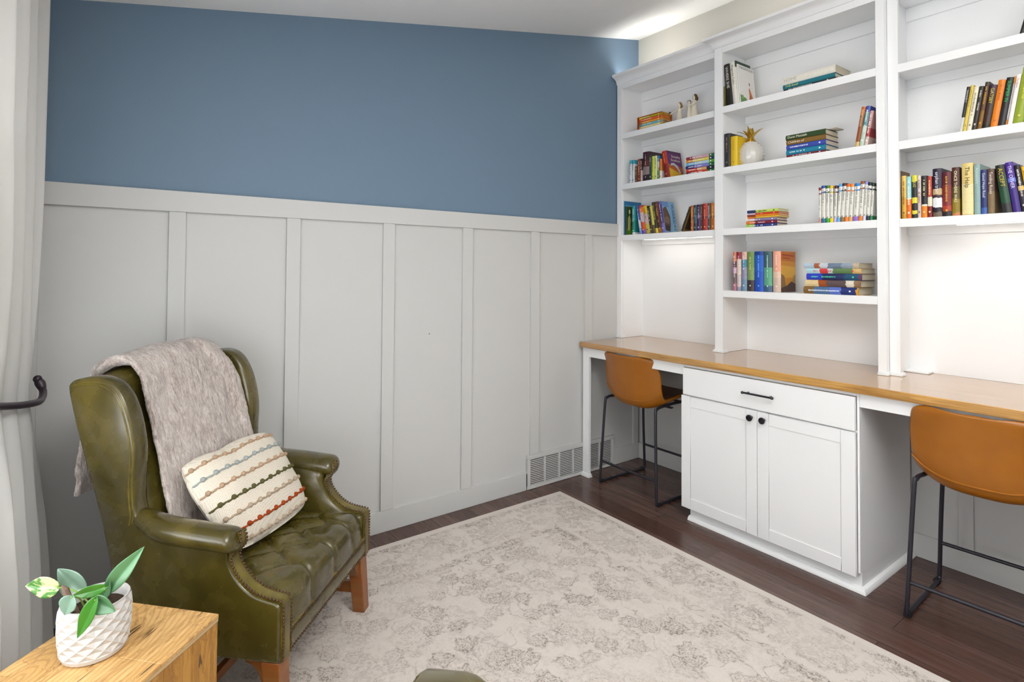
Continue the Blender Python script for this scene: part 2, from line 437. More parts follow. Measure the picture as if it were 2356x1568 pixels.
# ------------------------------------------------------------------ bookcases
CROWN = [(.0, 2.662), (.006, 2.664), (.007, 2.672), (.010, 2.676), (.012, 2.684), (.018, 2.692), (.030, 2.700), (.044, 2.706), (.052, 2.710), (.052, 2.726), (-.01, 2.726)]
def crown(paths):
    m = MB()
    rings = []
    P = [Vector(p) for p in paths]
    D = []
    for i in range(len(P)):
        ds = []
        if i > 0:
            e = (P[i] - P[i - 1]).normalized(); ds.append(Vector((e.y, -e.x)))
        if i < len(P) - 1:
            e = (P[i + 1] - P[i]).normalized(); ds.append(Vector((e.y, -e.x)))
        mv = sum(ds, Vector((0, 0)))
        if len(ds) == 2: mv = mv / (1 + ds[0].dot(ds[1]))
        D.append(mv)
    for p, d in zip(P, D): rings.append([(p.x + d.x * o, p.y + d.y * o, z) for o, z in CROWN])
    m.loft(rings)
    return m
SZ = [2.310, 1.954, 1.597]
def bookcase(name_label, x0, x1, yf, lw, rw, ilx, irx, shelves, path, left_plinth=True, right_plinth=True):
    """x0..x1 outer, yf front, lw/rw front stile widths, ilx/irx inner faces of the sides"""
    t = thing('bookcase', name_label, 'bookcase', ((x0 + x1) / 2, yf / 2, .8795))
    zb, zt = .8795, 2.664
    yb = -.0015
    B = lambda m, n, bv=.0012: m.build(n, WHITE, t, world=True, bevel=bv)
    B(MB().box(x0, ilx, yf + .018, yb, zb, zt), 'side_panel'); B(MB().box(irx, x1, yf + .018, yb, zb, zt), 'side_panel')
    B(MB().box(x0, x0 + lw, yf, yf + .0178, zb, zt), 'stile'); B(MB().box(x1 - rw, x1, yf, yf + .0178, zb, zt), 'stile')
    B(MB().box(ilx, irx, -.010, yb, zb, zt), 'back_panel', 0)
    for s in shelves:
        m = MB().box(ilx + .0002, irx - .0002, yf + .018, -.0102, s - .022, s)
        m.box(x0 + lw + .0002, x1 - rw - .0002, yf + .0005, yf + .018, s - .038, s)
        B(m, 'shelf', .0008)
        B(MB().box(ilx + .0002, irx - .0002, -.024, -.0102, s - .066, s - .0222), 'shelf_rail', .001)
    B(MB().box(x0 + lw, x1 - rw, yf, yf + .0178, 2.628, zt), 'top_rail')
    B(MB().box(ilx, irx, yf + .018, -.0102, 2.642, zt), 'top_panel', 0)
    B(MB().box(ilx + .0002, irx - .0002, -.024, -.0102, 2.575, 2.6415), 'shelf_rail', .001)
    B(crown(path), 'crown_molding', 0)
    for q, (a, b) in enumerate(((x0, x0 + lw), (x1 - rw, x1))):
        if (q == 0 and not left_plinth) or (q == 1 and not right_plinth): continue
        e = .010
        m = MB()
        ax = a - (e if q == 0 and x0 > .1 else 0); bx = b + e
        for (ins, za, zc) in ((0, zb, zb + .009), (.003, zb + .009, zb + .013), (.0065, zb + .013, zb + .016)):
            m.box(min(ax + ins, a), bx - ins, yf - e + ins, yf + .04, za, zc)
        B(m, 'plinth_block', .0015)
    return t
XL0, XL1 = .0255, .8075
bk_l = bookcase('white built-in bookcase at the left, against the blue wall', .0085, .8095, -.236, .0395, .0225, .050, .787, SZ,
                [(.0085, -.236), (.8085, -.236)], True, False)
bk_c = bookcase('wider white built-in bookcase in the center with four shelves', .8105, 1.6985, -.268, .0515, .036, .860, 1.6625, SZ + [1.240],
                [(.8105, -.22), (.8105, -.268), (1.6985, -.268), (1.6985, -.22)])
bk_r = bookcase('white built-in bookcase at the right edge above the second stool', 1.6995, 2.56, -.236, .0435, .045, 1.705, 2.53, SZ,
                [(1.7005, -.236), (2.56, -.236), (2.56, -.05)])
MB().box(1.7055, 1.80, -.075, -.0105, .8795, .887).build('base_trim', WHITE, bk_r, world=True, bevel=.001)
# LED strips under the lowest side shelves, with their white wires
for nm, xa, xb in (('white glowing light strip under the left bookcase', .17, .70), ('white glowing light strip under the right bookcase', 1.92, 2.42)):
    t = thing('under_shelf_light', nm, 'light', ((xa + xb) / 2, -.13, 1.5745))
    MB().box(xa, xb, -.155, -.105, 1.566, 1.5745).build('light_housing', WHITE, t, world=True, bevel=.002)
    MB().box(xa + .01, xb - .01, -.150, -.110, 1.5625, 1.5658).build('diffuser', GLOW, t, world=True, bevel=.001)
    wr = spline([(xb - .02, -.158, 1.571), (xb - .07, -.175, 1.564), (xb - .12, -.185, 1.560), (xb - .17, -.178, 1.566), (xb - .24, -.17, 1.572)], 6)
    MB().tube(wr, .0016, 6).build('wire', WHITE, t, world=True)

# ------------------------------------------------------------------ desk
dk = MB().box(.0255, 2.66, -.606, -.0005, .8425, .879)
wt = dk.build('worktop', OAK, bevel=.002)
tag(wt, 'long honey oak worktop running below the bookcases', 'worktop')
D = thing('desk_frame', 'white desk support with a corner leg beside the panelled wall', 'desk frame', (.43, -.56, 0))
MB().box(.0815, .8195, -.578, -.560, .782, .842).build('apron', WHITE, D, world=True, bevel=.001)
MB().box(.0255, .0815, -.578, -.558, 0.0, .842).build('leg', WHITE, D, world=True, bevel=.001)
m = MB()
for ins, za, zb in ((0, 0, .010), (.004, .010, .016), (.009, .016, .022)): m.box(.0255, .098 - ins, -.595 + ins, -.5585, za, zb)
m.build('plinth_block', WHITE, D, world=True, bevel=.002)
D2 = thing('desk_frame', 'white desk apron above the right stool', 'desk frame', (2.15, -.56, 0))
MB().box(1.7065, 2.56, -.578, -.560, .782, .842).build('apron', WHITE, D2, world=True, bevel=.001)
MB().box(2.56, 2.615, -.578, -.02, 0, .842).build('leg', WHITE, D2, world=True, bevel=.001)

K = thing('base_cabinet', 'white base cabinet with one drawer and two doors under the worktop', 'cabinet', (1.26, -.3, 0))
Bc = lambda m, n, bv=.0012, p=None, mt=None: m.build(n, mt or WHITE, p or K, world=True, bevel=bv)
m = MB().box(.8205, 1.7055, -.556, -.0205, .085, .8422); Bc(m, 'carcass', 0)
m = MB().box(.8205, .8265, -.578, -.5562, .085, .8422).box(1.6965, 1.7055, -.578, -.5562, .085, .8422).box(.8265, 1.6965, -.578, -.5562, .826, .8422).box(.8265, 1.6965, -.575, -.5562, .668, .680)
Bc(m, 'face_frame', .0008)
dr = Bc(MB().box(.8275, 1.6935, -.594, -.5765, .680, .8235), 'drawer', .0015)
h = MB(); zz_ = .757
h.tube([(1.198, -.622, zz_), (1.345, -.622, zz_)], .0052, 10)
for x in (1.214, 1.329): h.tube([(x, -.594, zz_), (x, -.6215, zz_)], .0045, 8)
for x in (1.196, 1.347): h.ball((x, -.622, zz_), .0078, 10, 8)
Bc(h, 'drawer_handle', 0, dr, KNOB)
def door(x0, x1, z0, z1):
    m = MB(); f = .057
    yf, yb = -.594, -.5765
    m.box(x0, x1, yf + .0035, yb, z0, z1)
    m.box(x0, x0 + f, yf, yf + .0036, z0, z1); m.box(x1 - f, x1, yf, yf + .0036, z0, z1)
    m.box(x0 + f, x1 - f, yf, yf + .0036, z0, z0 + f); m.box(x0 + f, x1 - f, yf, yf + .0036, z1 - f, z1)
    return Bc(m, 'door', .001)
d1 = door(.818, 1.2545, .070, .6735); d2 = door(1.2575, 1.6935, .070, .6735)
for dd, x in ((d1, 1.228), (d2, 1.292)):
    m = MB(); prof = [(.0, 0), (.0075, 0), (.0065, .006), (.0055, .012), (.0075, .016), (.0155, .0185), (.0165, .022), (.0155, .0255), (.012, .0262), (.011, .0245), (.0, .0240)]
    m.lathe(prof, 20); m.xf(lambda p: Vector((x + p.x, -.594 - p.z, .638 + p.y)))
    Bc(m, 'door_knob', 0, dd, KNOB)
Bc(MB().box(.848, 1.703, -.556, -.0205, .0, .0848), 'toe_base', .001)
q = [(0, 0)] + [(.022 * math.cos(a * PI / 12), .022 * math.sin(a * PI / 12)) for a in range(7)]
m = MB(); rings = []
for (x, y, dx, dy) in ((.845, -.556, 0, -1), (1.703, -.556, 1, -1), (1.703, -.0205, 1, 0)):
    rings.append([(x + dx * o, y + dy * o, z) for o, z in q])
m.loft(rings)
Bc(m, 'shoe_molding', 0)
# ------------------------------------------------------------------ counter stools
def make_stool(label, loc, rz):
    t = thing('counter_stool', label, 'stool', loc, rz, 'tan leather counter stools at the desk')
    # local: x across, y = 0 at the rear feet line, +y towards the desk wall
    def shell_pt(u, v, off=0.0):
        """v 0 seat front .. 1 back top, u -1..1"""
        prof = [(.455, .588), (.40, .575), (.30, .566), (.20, .560), (.12, .560), (.06, .572), (.022, .600), (.003, .645), (-.010, .70), (-.022, .76), (-.032, .812), (-.037, .836)]
        sp = SPL
        k = v * (len(sp) - 1); i = min(int(k), len(sp) - 2); p = sp[i].lerp(sp[i + 1], k - i)
        y, z = p.x, p.y
        w = interp([(0, .165), (.12, .192), (.35, .205), (.55, .214), (.72, .220), (.86, .211), (.92, .204), (.96, .193), (.985, .176), (1, .150)], v)
        x = u * w
        a = abs(u)
        # bucket: sides of the seat curl up, sides of the back curl forward
        lift = interp([(0, .010), (.3, .045), (.5, .075), (.62, .06), (.8, .02), (1, -.004)], v) * a ** 3.2
        fwd = interp([(0, 0), (.35, .0), (.55, .045), (.8, .055), (1, .045)], v) * a ** 2.2
        z += lift; y += fwd
        return Vector((x, y, z))
    nu, nv = 24, 44
    P = [[shell_pt(-1 + 2 * j / nu, i / nv) for j in range(nu + 1)] for i in range(nv + 1)]
    m = MB(); m.grid(P)
    o = m.build('seat_shell', [TAN], t, solid=.020, smooth=True, ang=80)
    o.modifiers['Solidify'].offset = 0
    bv = o.modifiers.new('Subd', 'SUBSURF'); bv.levels = 1; bv.render_levels = 1
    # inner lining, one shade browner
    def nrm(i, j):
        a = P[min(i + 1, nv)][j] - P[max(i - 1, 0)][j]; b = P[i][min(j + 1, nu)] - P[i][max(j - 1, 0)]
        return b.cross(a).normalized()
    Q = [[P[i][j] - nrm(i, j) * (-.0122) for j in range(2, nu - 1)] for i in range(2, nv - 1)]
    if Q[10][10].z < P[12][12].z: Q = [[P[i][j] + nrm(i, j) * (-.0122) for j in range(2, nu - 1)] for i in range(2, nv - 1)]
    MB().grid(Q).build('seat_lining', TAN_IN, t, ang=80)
    # welt seam across the lower back
    S = [shell_pt(-.97 + 1.94 * k / 30, .585) for k in range(31)]
    sgn = -1
    W = []
    for k in range(31):
        a = shell_pt(-.97 + 1.94 * k / 30, .595) - shell_pt(-.97 + 1.94 * k / 30, .575)
        b = shell_pt(min(.97, -.97 + 1.94 * (k + .5) / 30), .585) - shell_pt(max(-.97, -.97 + 1.94 * (k - .5) / 30), .585)
        nn = b.cross(a).normalized()
        if nn.y > 0: nn = -nn
        if nn.z > .3: nn = -nn
        W.append(S[k] + nn * .0112)
    MB().tube(W, .0034, 6).build('seam', TAN, t)
    # sled frames
    r = .0085
    for s in (-1, 1):
        pts = [(s * .180, .235, .5535), (s * .184, .115, .549), (s * .193, .060, .548), (s * .196, .035, .540), (s * .200, .022, .515), (s * .215, .008, .20), (s * .223, .002, .040), (s * .2245, .006, .018), (s * .225, .022, .0105),
               (s * .224, .10, .0100), (s * .222, .30, .0100), (s * .221, .405, .0105), (s * .2205, .420, .018), (s * .220, .424, .040), (s * .205, .395, .30), (s * .190, .372, .520), (s * .187, .358, .545), (s * .184, .330, .553), (s * .180, .22, .552)]
        pts = pts[:6] + [Vector(pts[5]).lerp(Vector(pts[6]), .5)] + pts[6:]
        MB().tube(spline(pts, 5), r, 10).build('leg_frame', BLACKMETAL, t)
        for y in (.020, .405):
            m = MB().tube([(s * .2245, y - .014, .0078), (s * .2245, y + .014, .0078)], .0125, 10)
            m.xf(lambda p: Vector((p.x, p.y, max(p.z, .0005))))
            m.build('foot_cap', RUBBER, t)
    MB().tube([(-.2165, .0085, .140), (.2165, .0085, .140)], .0075, 10).build('footrest', BLACKMETAL, t)
    MB().tube([(-.2125, .410, .175), (.2125, .410, .175)], .0075, 10).build('footrest', BLACKMETAL, t)
    MB().box(-.19, .19, .175, .200, .5265, .534).box(-.185, .185, .30, .325, .5415, .549).build('seat_support', BLACKMETAL, t, bevel=.002)
    return t
SPL = spline([Vector((a, b, 0)) for a, b in [(.455, .578), (.40, .574), (.30, .568), (.20, .548), (.12, .532), (.068, .530), (.030, .552), (.010, .612), (-.002, .70), (-.014, .76), (-.024, .81), (-.029, .836)]], 6)
# NB v is measured along this spline: 0 seat front, 1 top edge
make_stool('tan leather counter stool beside the panelled wall, left of the base cabinet', (.418, -.588, 0), R(0))
make_stool('tan leather counter stool at the right photo edge, right of the base cabinet', (2.105, -.600, 0), R(2.5))

# ------------------------------------------------------------------ wing chairs
def make_chair(label, loc, rz):
    t = thing('wingback_armchair', label, 'armchair', loc, rz, 'olive leather wingback armchairs')
    out = [(.0, .212), (.0, .372), (-.010, .381), (-.040, .386), (-.083, .396), (-.124, .424), (-.156, .465), (-.168, .500), (-.166, .530), (-.20, .548), (-.30, .556), (-.40, .566),
           (-.448, .582), (-.470, .620), (-.474, .690), (-.468, .780), (-.482, .865), (-.508, .940), (-.545, .992), (-.592, 1.012), (-.650, 1.008), (-.700, .994), (-.702, .962), (-.661, .818), (-.597, .640), (-.545, .453), (-.505, .212)]
    keep = [(.0, .212), (-.505, .212), (.0, .372)]
    ol = chaikin(out, 2, True, keep)
    ol = [p for i, p in enumerate(ol) if (Vector(p) - Vector(ol[i - 1])).length > 1e-4]
    area = sum(ol[i - 1][0] * ol[i][1] - ol[i][0] * ol[i - 1][1] for i in range(len(ol)))
    if area < 0: ol = ol[::-1]
    for s in (-1, 1):
        rings = []
        for d, y in ((.009, .3245), (.003, .3225), (.0, .317), (.0, .284), (.002, .274), (.006, .266), (.010, .2625)):
            rings.append([(x, s * y, z) for x, z in inset(ol, d)])
        MB().loft(rings).build('wing_side', LEATHER, t, ang=60)
        # arm roll
        rings = []
        tab = [(-.492, .583, .020, .012, .286), (-.484, .583, .032, .024, .288), (-.462, .580, .038, .034, .290), (-.43, .574, .043, .038, .298), (-.39, .568, .049, .039, .310), (-.34, .564, .052, .038, .316), (-.28, .561, .052, .037, .318), (-.22, .557, .051, .036, .318), (-.17, .553, .051, .036, .318), (-.152, .552, .050, .035, .318), (-.141, .551, .045, .031, .318), (-.135, .551, .036, .023, .318), (-.133, .551, .02, .01, .318)]
        for x, zc, ry, rz_, yc_ in tab:
            rg = []
            for k in range(24):
                a = 2 * PI * k / 24
                cy, cz = math.cos(a), math.sin(a)
                rg.append((x - .006 * cz, s * (yc_ + ry * cy), zc + rz_ * cz + (.004 * cy)))
            rings.append(rg)
        MB().loft(rings).build('arm', LEATHER, t, ang=70)
        # nailed facing that runs down the arm front
        path = spline([(-.136, .573), (-.131, .553), (-.137, .530), (-.158, .503), (-.149, .466), (-.118, .428), (-.080, .402), (-.040, .391), (-.004, .385), (.0055, .375), (.0065, .34), (.0065, .288), (.0065, .216)], 6)
        path = [Vector((p.x, p.y)) for p in path]
        def nrm2(i):
            a = path[max(i - 1, 0)]; b = path[min(i + 1, len(path) - 1)]; e = (b - a).normalized(); return Vector((-e.y, e.x))
        L = []
        for i, p in enumerate(path):
            n2 = nrm2(i)
            if n2.x < 0 and n2.y < 0: n2 = -n2
            wv = min(.021, .0115 + .012 * max(0, i - 4) / 18)
            yc = s * lerp(.303, .298, min(1, i / 25))
            row = []
            for kk, (yy, dd) in enumerate(((-1, -.006), (-1, .0015), (-.55, .0035), (.55, .0035), (1, .0015), (1, -.006))):
                row.append((p.x + n2.x * dd, yc + yy * wv, p.y + n2.y * dd))
            L.append(row)
        fc = MB().grid(L).build('arm_facing', LEATHER_TRIM, t, ang=50)
        nm = MB(); acc = 0; last = path[0]; nxt = .004
        for i in range(1, len(path)):
            seg = (path[i] - path[i - 1]).length
            while nxt <= acc + seg:
                f = (nxt - acc) / seg; p = path[i - 1].lerp(path[i], f); n2 = nrm2(i)
                if n2.x < 0 and n2.y < 0: n2 = -n2
                wv = min(.021, .0115 + .012 * max(0, i - 4) / 18)
                yc = s * lerp(.303, .298, min(1, i / 25))
                for yy in (-1, 1): nm.ball((p.x + n2.x * .003, yc + yy * wv, p.y + n2.y * .003), .0044, 7, 5)
                nxt += .0108
            acc += seg
        nm.build('nailhead_trim', NAIL, fc)
        # piping along the wing seam
        pp = [p for p in chaikin([(-.690, .979), (-.650, .988), (-.594, .991), (-.553, .974), (-.520, .928), (-.496, .858), (-.483, .780), (-.489, .690), (-.484, .622), (-.478, .600), (-.484, .575)], 2, False)]
        m = MB()
        for dx, dz in ((0, 0), (.0085, .006)):
            m.tube([(x + dx, s * (.3250 if not dx else .3225), z + dz) for x, z in pp], .0026, 6)
        m.build('piping', LEATHER_TRIM, t)
    # seat rail between the sides
    m = MB()
    rings = []
    for y in [-.2765 + .553 * k / 8 for k in range(9)]:
        rings.append([(-.47, y, .214), (-.47, y, .30), (-.004, y, .29), (.0065, y, .280), (.0105, y, .262), (.0105, y, .240), (.006, y, .222), (-.004, y, .214)])
    rail = m.loft(rings).build('seat_rail', LEATHER, t, ang=50)
    nm = MB()
    for k in range(53):
        y = -.2755 + .551 * k / 52
        nm.ball((.0085, y, .281), .0045, 7, 5)
    nm.build('nailhead_trim', NAIL, rail)
    nm = MB()
    for k in range(47): nm.ball((.0075, -.2755 + .551 * k / 46, .226), .0036, 7, 5)
    nm.build('nailhead_trim', NAIL, rail)
    bd = MB(); bd.tube([(.0055, -.277, .289), (.0055, .277, .289)], .0055, 8); bd.build('piping', LEATHER_TRIM, rail)
    # tufted seat cushion
    btn = [(-.075, y) for y in (-.128, .010, .146)] + [(-.160, y) for y in (-.205, -.060, .080, .212)] + [(-.250, y) for y in (-.130, .010, .146)] + [(-.335, y) for y in (-.205, -.060, .080, .212)]
    cre = []
    for bx, by in btn:
        for cx, cy in btn:
            if .04 < cx - bx < .12 and abs(cy - by) < .09: cre.append(((bx, by), (cx, cy)))
    for y in (-.128, .010, .146): cre.append(((-.075, y), (.16, y * 1.25)))
    def dist(px, py, a, b):
        ax, ay = a; bx, by = b; dx, dy = bx - ax, by - ay
        q = max(0, min(1, ((px - ax) * dx + (py - ay) * dy) / (dx * dx + dy * dy)))
        return math.hypot(px - ax - q * dx, py - ay - q * dy)
    prof = []
    ns = 112
    for i in range(ns + 1):
        s_ = -.47 + (.63) * i / ns
        # s_ : x on the top until -.045, then round the front edge, then down
        if s_ < -.05: prof.append((s_, s_, .392 - .02 * smooth01((-.30 - s_) / .2), 0, 1))
        else:
            a = (s_ + .05)
            rr = .048
            th = min(a / rr, 1.45)
            x = -.05 + rr * math.sin(th) * 1.05; z = .392 - rr + rr * math.cos(th)
            if a / rr > 1.45:
                ex = a - 1.45 * rr
                x += ex * .10; z -= ex * .93
            prof.append((s_, x, z, math.sin(th), math.cos(th)))
    prof = [p for p in prof if p[2] > .284]
    P = []
    ny = 96
    for s_, x, z, nx, nz in prof:
        row = []
        for j in range(ny + 1):
            y = -.2755 + .551 * j / ny
            e = (abs(y) / .2755)
            h = .014 * (1 - e ** 4) - .012 * e ** 10
            dc = min(dist(s_, y, a, b) for a, b in cre)
            h -= .0085 * math.exp(-(dc / .0075) ** 2) + .0045 * math.exp(-(dc / .024) ** 2)
            db = min(math.hypot(s_ - a, y - b) for a, b in btn)
            h -= .013 * math.exp(-(db / .016) ** 2)
            h += .0025 * mnoise.noise(Vector((s_ * 14, y * 14, 0)))
            if s_ > .0: h *= max(0.35, 1 - (s_) / .15)
            row.append((x + nx * h, y, z + nz * h))
        P.append(row)
    skirt = [(p[0] - .02, p[1], .2845) for p in P[-1]]
    cu = MB(); cu.grid(P + [skirt])
    # closed sides and back down to the rail
    cu.grid([[r[0] for r in P], [(r[0][0], r[0][1], .286) for r in P]]); cu.grid([[r[-1] for r in P], [(r[-1][0], r[-1][1], .286) for r in P]])
    cu.build('seat_cushion', LEATHER, t, ang=85)
    m = MB()
    for a, b in btn: m.ball((a, b, .3835), .0085, 10, 6, .5)
    m.build('tuft_buttons', LEATHER, t)
    # backrest
    rings = []
    NB = 26
    for k in range(NB + 1):
        y = -.2615 + .523 * k / NB
        e = abs(y) / .2615
        zt = 1.036 - .050 * e ** 2.0
        xf = lambda z: -.430 - (z - .40) * .262 + .012 * (1 - e ** 3) * smooth01((z - .35) / .2) * smooth01((1.0 - z) / .25)
        xb = lambda z: -.505 - (z - .212) * .2635
        pr = [(xf(.36), .36), (xf(.5), .5), (xf(.62), .62), (xf(.75), .75), (xf(.86), .86), (xf(.95), zt - .085), (xf(.99), zt - .045), (xf(1.0) - .010, zt - .016), (xf(1.0) - .040, zt), (xb(1.0) + .045, zt - .002), (xb(1.0) + .012, zt - .014), (xb(.97), zt - .05), (xb(.8), .8), (xb(.6), .6), (xb(.4), .4), (xb(.213), .213), (-.46, .213), (-.44, .30)]
        rings.append([(x, y, z) for x, z in chaikin(pr, 1)])
    MB().loft(rings).build('backrest', LEATHER, t, ang=60)
    # legs and stretchers
    def leg(xa, ya, xb_, yb_, wa, wb, front):
        m = MB(); rings = []
        for f in (0, .5, 1.0):
            x = lerp(xa, xb_, f); y = lerp(ya, yb_, f); w_ = lerp(wa, wb, f); z = lerp(.2115, .0005, f)
            rings.append([(x - w_, y - w_, z), (x + w_, y - w_, z), (x + w_, y + w_, z), (x - w_, y + w_, z)])
        m.loft(rings)
        if front:  # little shaped bracket behind the leg top
            sy = 1 if ya < 0 else -1
            for dx, dy in ((0, sy), (-1, 0)):
                prof_ = [(wa - .004, .2115), (wa + .060, .2115), (wa + .055, .200), (wa + .032, .192), (wa + .016, .176), (wa + .005, .148), (wa - .004, .140)]
                th = .018
                r0 = []; r1 = []
                for o_, z in prof_:
                    if dx: r0.append((xa - o_, ya - th, z)); r1.append((xa - o_, ya + th, z))
                    else: r0.append((xa - th, ya + dy * o_, z)); r1.append((xa + th, ya + dy * o_, z))
                m.loft([r0, r1])
        return m
    for s in (-1, 1):
        leg(-.030, s * .293, -.012, s * .297, .028, .0235, True).build('leg', LEGWOOD, t, bevel=.003, ang=30)
        leg(-.470, s * .270, -.530, s * .275, .024, .019, False).build('leg', LEGWOOD, t, bevel=.003, ang=30)
        MB().box(-.50, -.035, s * .292 - .011, s * .292 + .011, .070, .112).build('stretcher', LEGWOOD, t, bevel=.003)
    MB().box(-.270, -.248, -.2815, .2815, .076, .106).build('stretcher', LEGWOOD, t, bevel=.003)
    return t
CH_LOC = (.815, -2.519, .0115); CH_A = R(45.9)
chair = make_chair('olive green leather wingback armchair with a throw and pillow', CH_LOC, CH_A)
chair2 = copy_tree(chair)
chair2['label'] = 'second olive leather armchair, only a wing tip showing at the bottom edge'
CH2_LOC, CH2_A = (2.110, -2.330, .0115), R(137)
chair2.location = CH2_LOC; chair2.rotation_euler = (0, 0, CH2_A)
def cl(x, y, z):        # armchair coordinates -> room
    return (CH_LOC[0] + x * math.cos(CH_A) - y * math.sin(CH_A), CH_LOC[1] + x * math.sin(CH_A) + y * math.cos(CH_A), CH_LOC[2] + z)

# ------------------------------------------------------------------ throw on the armchair
T = thing('throw_blanket', 'fuzzy taupe plush throw draped over the armchair back', 'blanket', CH_LOC, CH_A)
pathB = spline([(-.315, .4225), (-.365, .425), (-.402, .445), (-.424, .50), (-.446, .58), (-.476, .70), (-.508, .82), (-.540, .93), (-.556, .985), (-.574, 1.022), (-.604, 1.0535), (-.640, 1.062), (-.680, 1.056), (-.716, 1.036), (-.735, .99), (-.742, .90), (-.742, .78), (-.745, .68), (-.742, .615)], 8)
nB = len(pathB)
P = []
for i, p in enumerate(pathB):
    z = p.y; fr_ = i / (nB - 1)
    top = fr_ > .585
    if not top:
        yl = interp([(.40, -.235), (.56, -.226), (.75, -.214), (.88, -.217), (.95, -.214), (1.01, -.205), (1.06, -.205)], z); yr = interp([(.40, .25), (.66, .252), (.80, .252), (.90, .248), (1.01, .215), (1.06, .205)], z)
    else:
        yl = interp([(.60, -.262), (.75, -.228), (.95, -.195), (1.06, -.205)], z); yr = interp([(.60, .20), (1.06, .215)], z)
    a = pathB[max(i - 1, 0)]; b = pathB[min(i + 1, nB - 1)]; e = (b - a).normalized(); nx, nz = e.y, -e.x
    if not (nx > 0 or nz > 0): nx, nz = -nx, -nz
    row = []
    camel = .0 if z < .9 else (z - .9) / .16
    for j in range(49):
        f = j / 48; y = lerp(yl, yr, f)
        ey = abs(y) / .2615
        drop = .042 * ey ** 2 * smooth01(camel)
        h = .008 * mnoise.noise(Vector((p.x * 6 + 3, y * 9, z * 5))) + .005 * mnoise.noise(Vector((p.x * 22, y * 24, z * 22)))
        h += .013 * math.exp(-((f - 0) / .05) ** 2) * .6
        fold = interp([(.66, .93), (.84, .87), (.955, .86), (1.05, .73), (1.08, .70)], z) if fr_ < .62 else .72
        h += .012 * smooth01((f - fold) / .03)
        h = max(h, -.006)
        sg = 1 if fr_ < .5 else (1 if True else -1)
        yy = y
        row.append((p.x + nx * h * sg, yy, z + nz * h * sg - drop))
    P.append(row)
mb = MB().grid(P)
ob_ = mb.build('blanket_cloth', BLANKET, T, solid=.016, ang=180)
sd = ob_.modifiers.new('Subd', 'SUBSURF'); sd.levels = 1; sd.render_levels = 1
tx = bpy.data.textures.new('plush', 'CLOUDS'); tx.noise_scale = .005; tx.noise_depth = 2
dm = ob_.modifiers.new('Fuzz', 'DISPLACE'); dm.texture = tx; dm.strength = .005; dm.mid_level = .5; dm.texture_coords = 'LOCAL'
sd2 = None
# rolled fold of the throw at the upper left corner
rf = MB()
rg = []
for k in range(9):
    f = k / 8
    c = Vector((lerp(-.600, -.735, f), lerp(-.188, -.205, f), 1.042 - .030 * (f - .25) ** 2 * 4))
    rr = .020 * (1 - .5 * abs(f - .5) ** 2 * 4 * .6)
    rg.append([(c.x, c.y + 1.1 * rr * math.cos(2 * PI * q / 12) + .002 * math.sin(5 * q + k), c.z + rr * math.sin(2 * PI * q / 12) + .002 * math.cos(4 * q + 2 * k)) for q in range(12)])
rf.loft(rg)
fo = rf.build('blanket_fold', BLANKET, T, ang=180)
s1 = fo.modifiers.new('Subd', 'SUBSURF'); s1.levels = 2; s1.render_levels = 2
d1_ = fo.modifiers.new('Fuzz', 'DISPLACE'); d1_.texture = tx; d1_.strength = .006; d1_.texture_coords = 'LOCAL'

# ------------------------------------------------------------------ pillow
PW = thing('throw_pillow', 'cream knitted pillow with bobble stripes on the green armchair', 'pillow', CH_LOC, CH_A)
BL, BR, TR, TL = [Vector(p) for p in ((-.236, -.180, .430), (-.202, .222, .423), (-.414, .270, .694), (-.440, -.200, .704))]
nrm_ = (BR - BL).cross(TL - BL).normalized()
if nrm_.x < 0: nrm_ = -nrm_
def pil(u, v, side, extra=0.0):
    """u left..right, v top..bottom in 0..1"""
    a, b = 2 * u - 1, 2 * v - 1
    # sides drawn in a little between the corners
    a2 = a * (1 - .03 * b * b + .035 * (1 - b * b)); b2 = b * (1 - .03 * a * a + .03 * (1 - a * a))
    rc = (abs(a) * abs(b)) ** 6; a2 *= 1 - .05 * rc; b2 *= 1 - .05 * rc
    u2, v2 = (a2 + 1) / 2, (b2 + 1) / 2
    p = TL.lerp(TR, u2).lerp(BL.lerp(BR, u2), v2)
    th = ((1 - abs(a) ** 3.0) * (1 - abs(b) ** 3.0)) ** .55
    dep = .064 * th + .004 * mnoise.noise(Vector((u * 5, v * 5, 2)))
    dent = -.010 * math.exp(-((u - .42) / .12) ** 2 - ((v - .05) / .25) ** 2)
    return p + nrm_ * (.004 + (dep + extra) * side) + Vector((0, 0, dent))
NU, NV = 46, 40
m = MB()
F = [[pil(i / NU, j / NV, 1) for i in range(NU + 1)] for j in range(NV + 1)]
Bk = [[pil(i / NU, j / NV, -.75) for i in range(NU + 1)] for j in range(NV + 1)]
m.grid(F); m.grid(Bk)
for L0, L1 in ((F[0], Bk[0]), (F[-1], Bk[-1]), ([r[0] for r in F], [r[0] for r in Bk]), ([r[-1] for r in F], [r[-1] for r in Bk])): m.grid([L0, L1])
m.build('pillow_cover', KNIT, PW, ang=180)
YN = {k: m_yarn('yarn_' + k, c) for k, c in (('tan', 'b99c80'), ('blue', 'a3aaa6'), ('green', '5e5a38'), ('rust', 'a3481f'), ('beige', 'b8a48e'))}
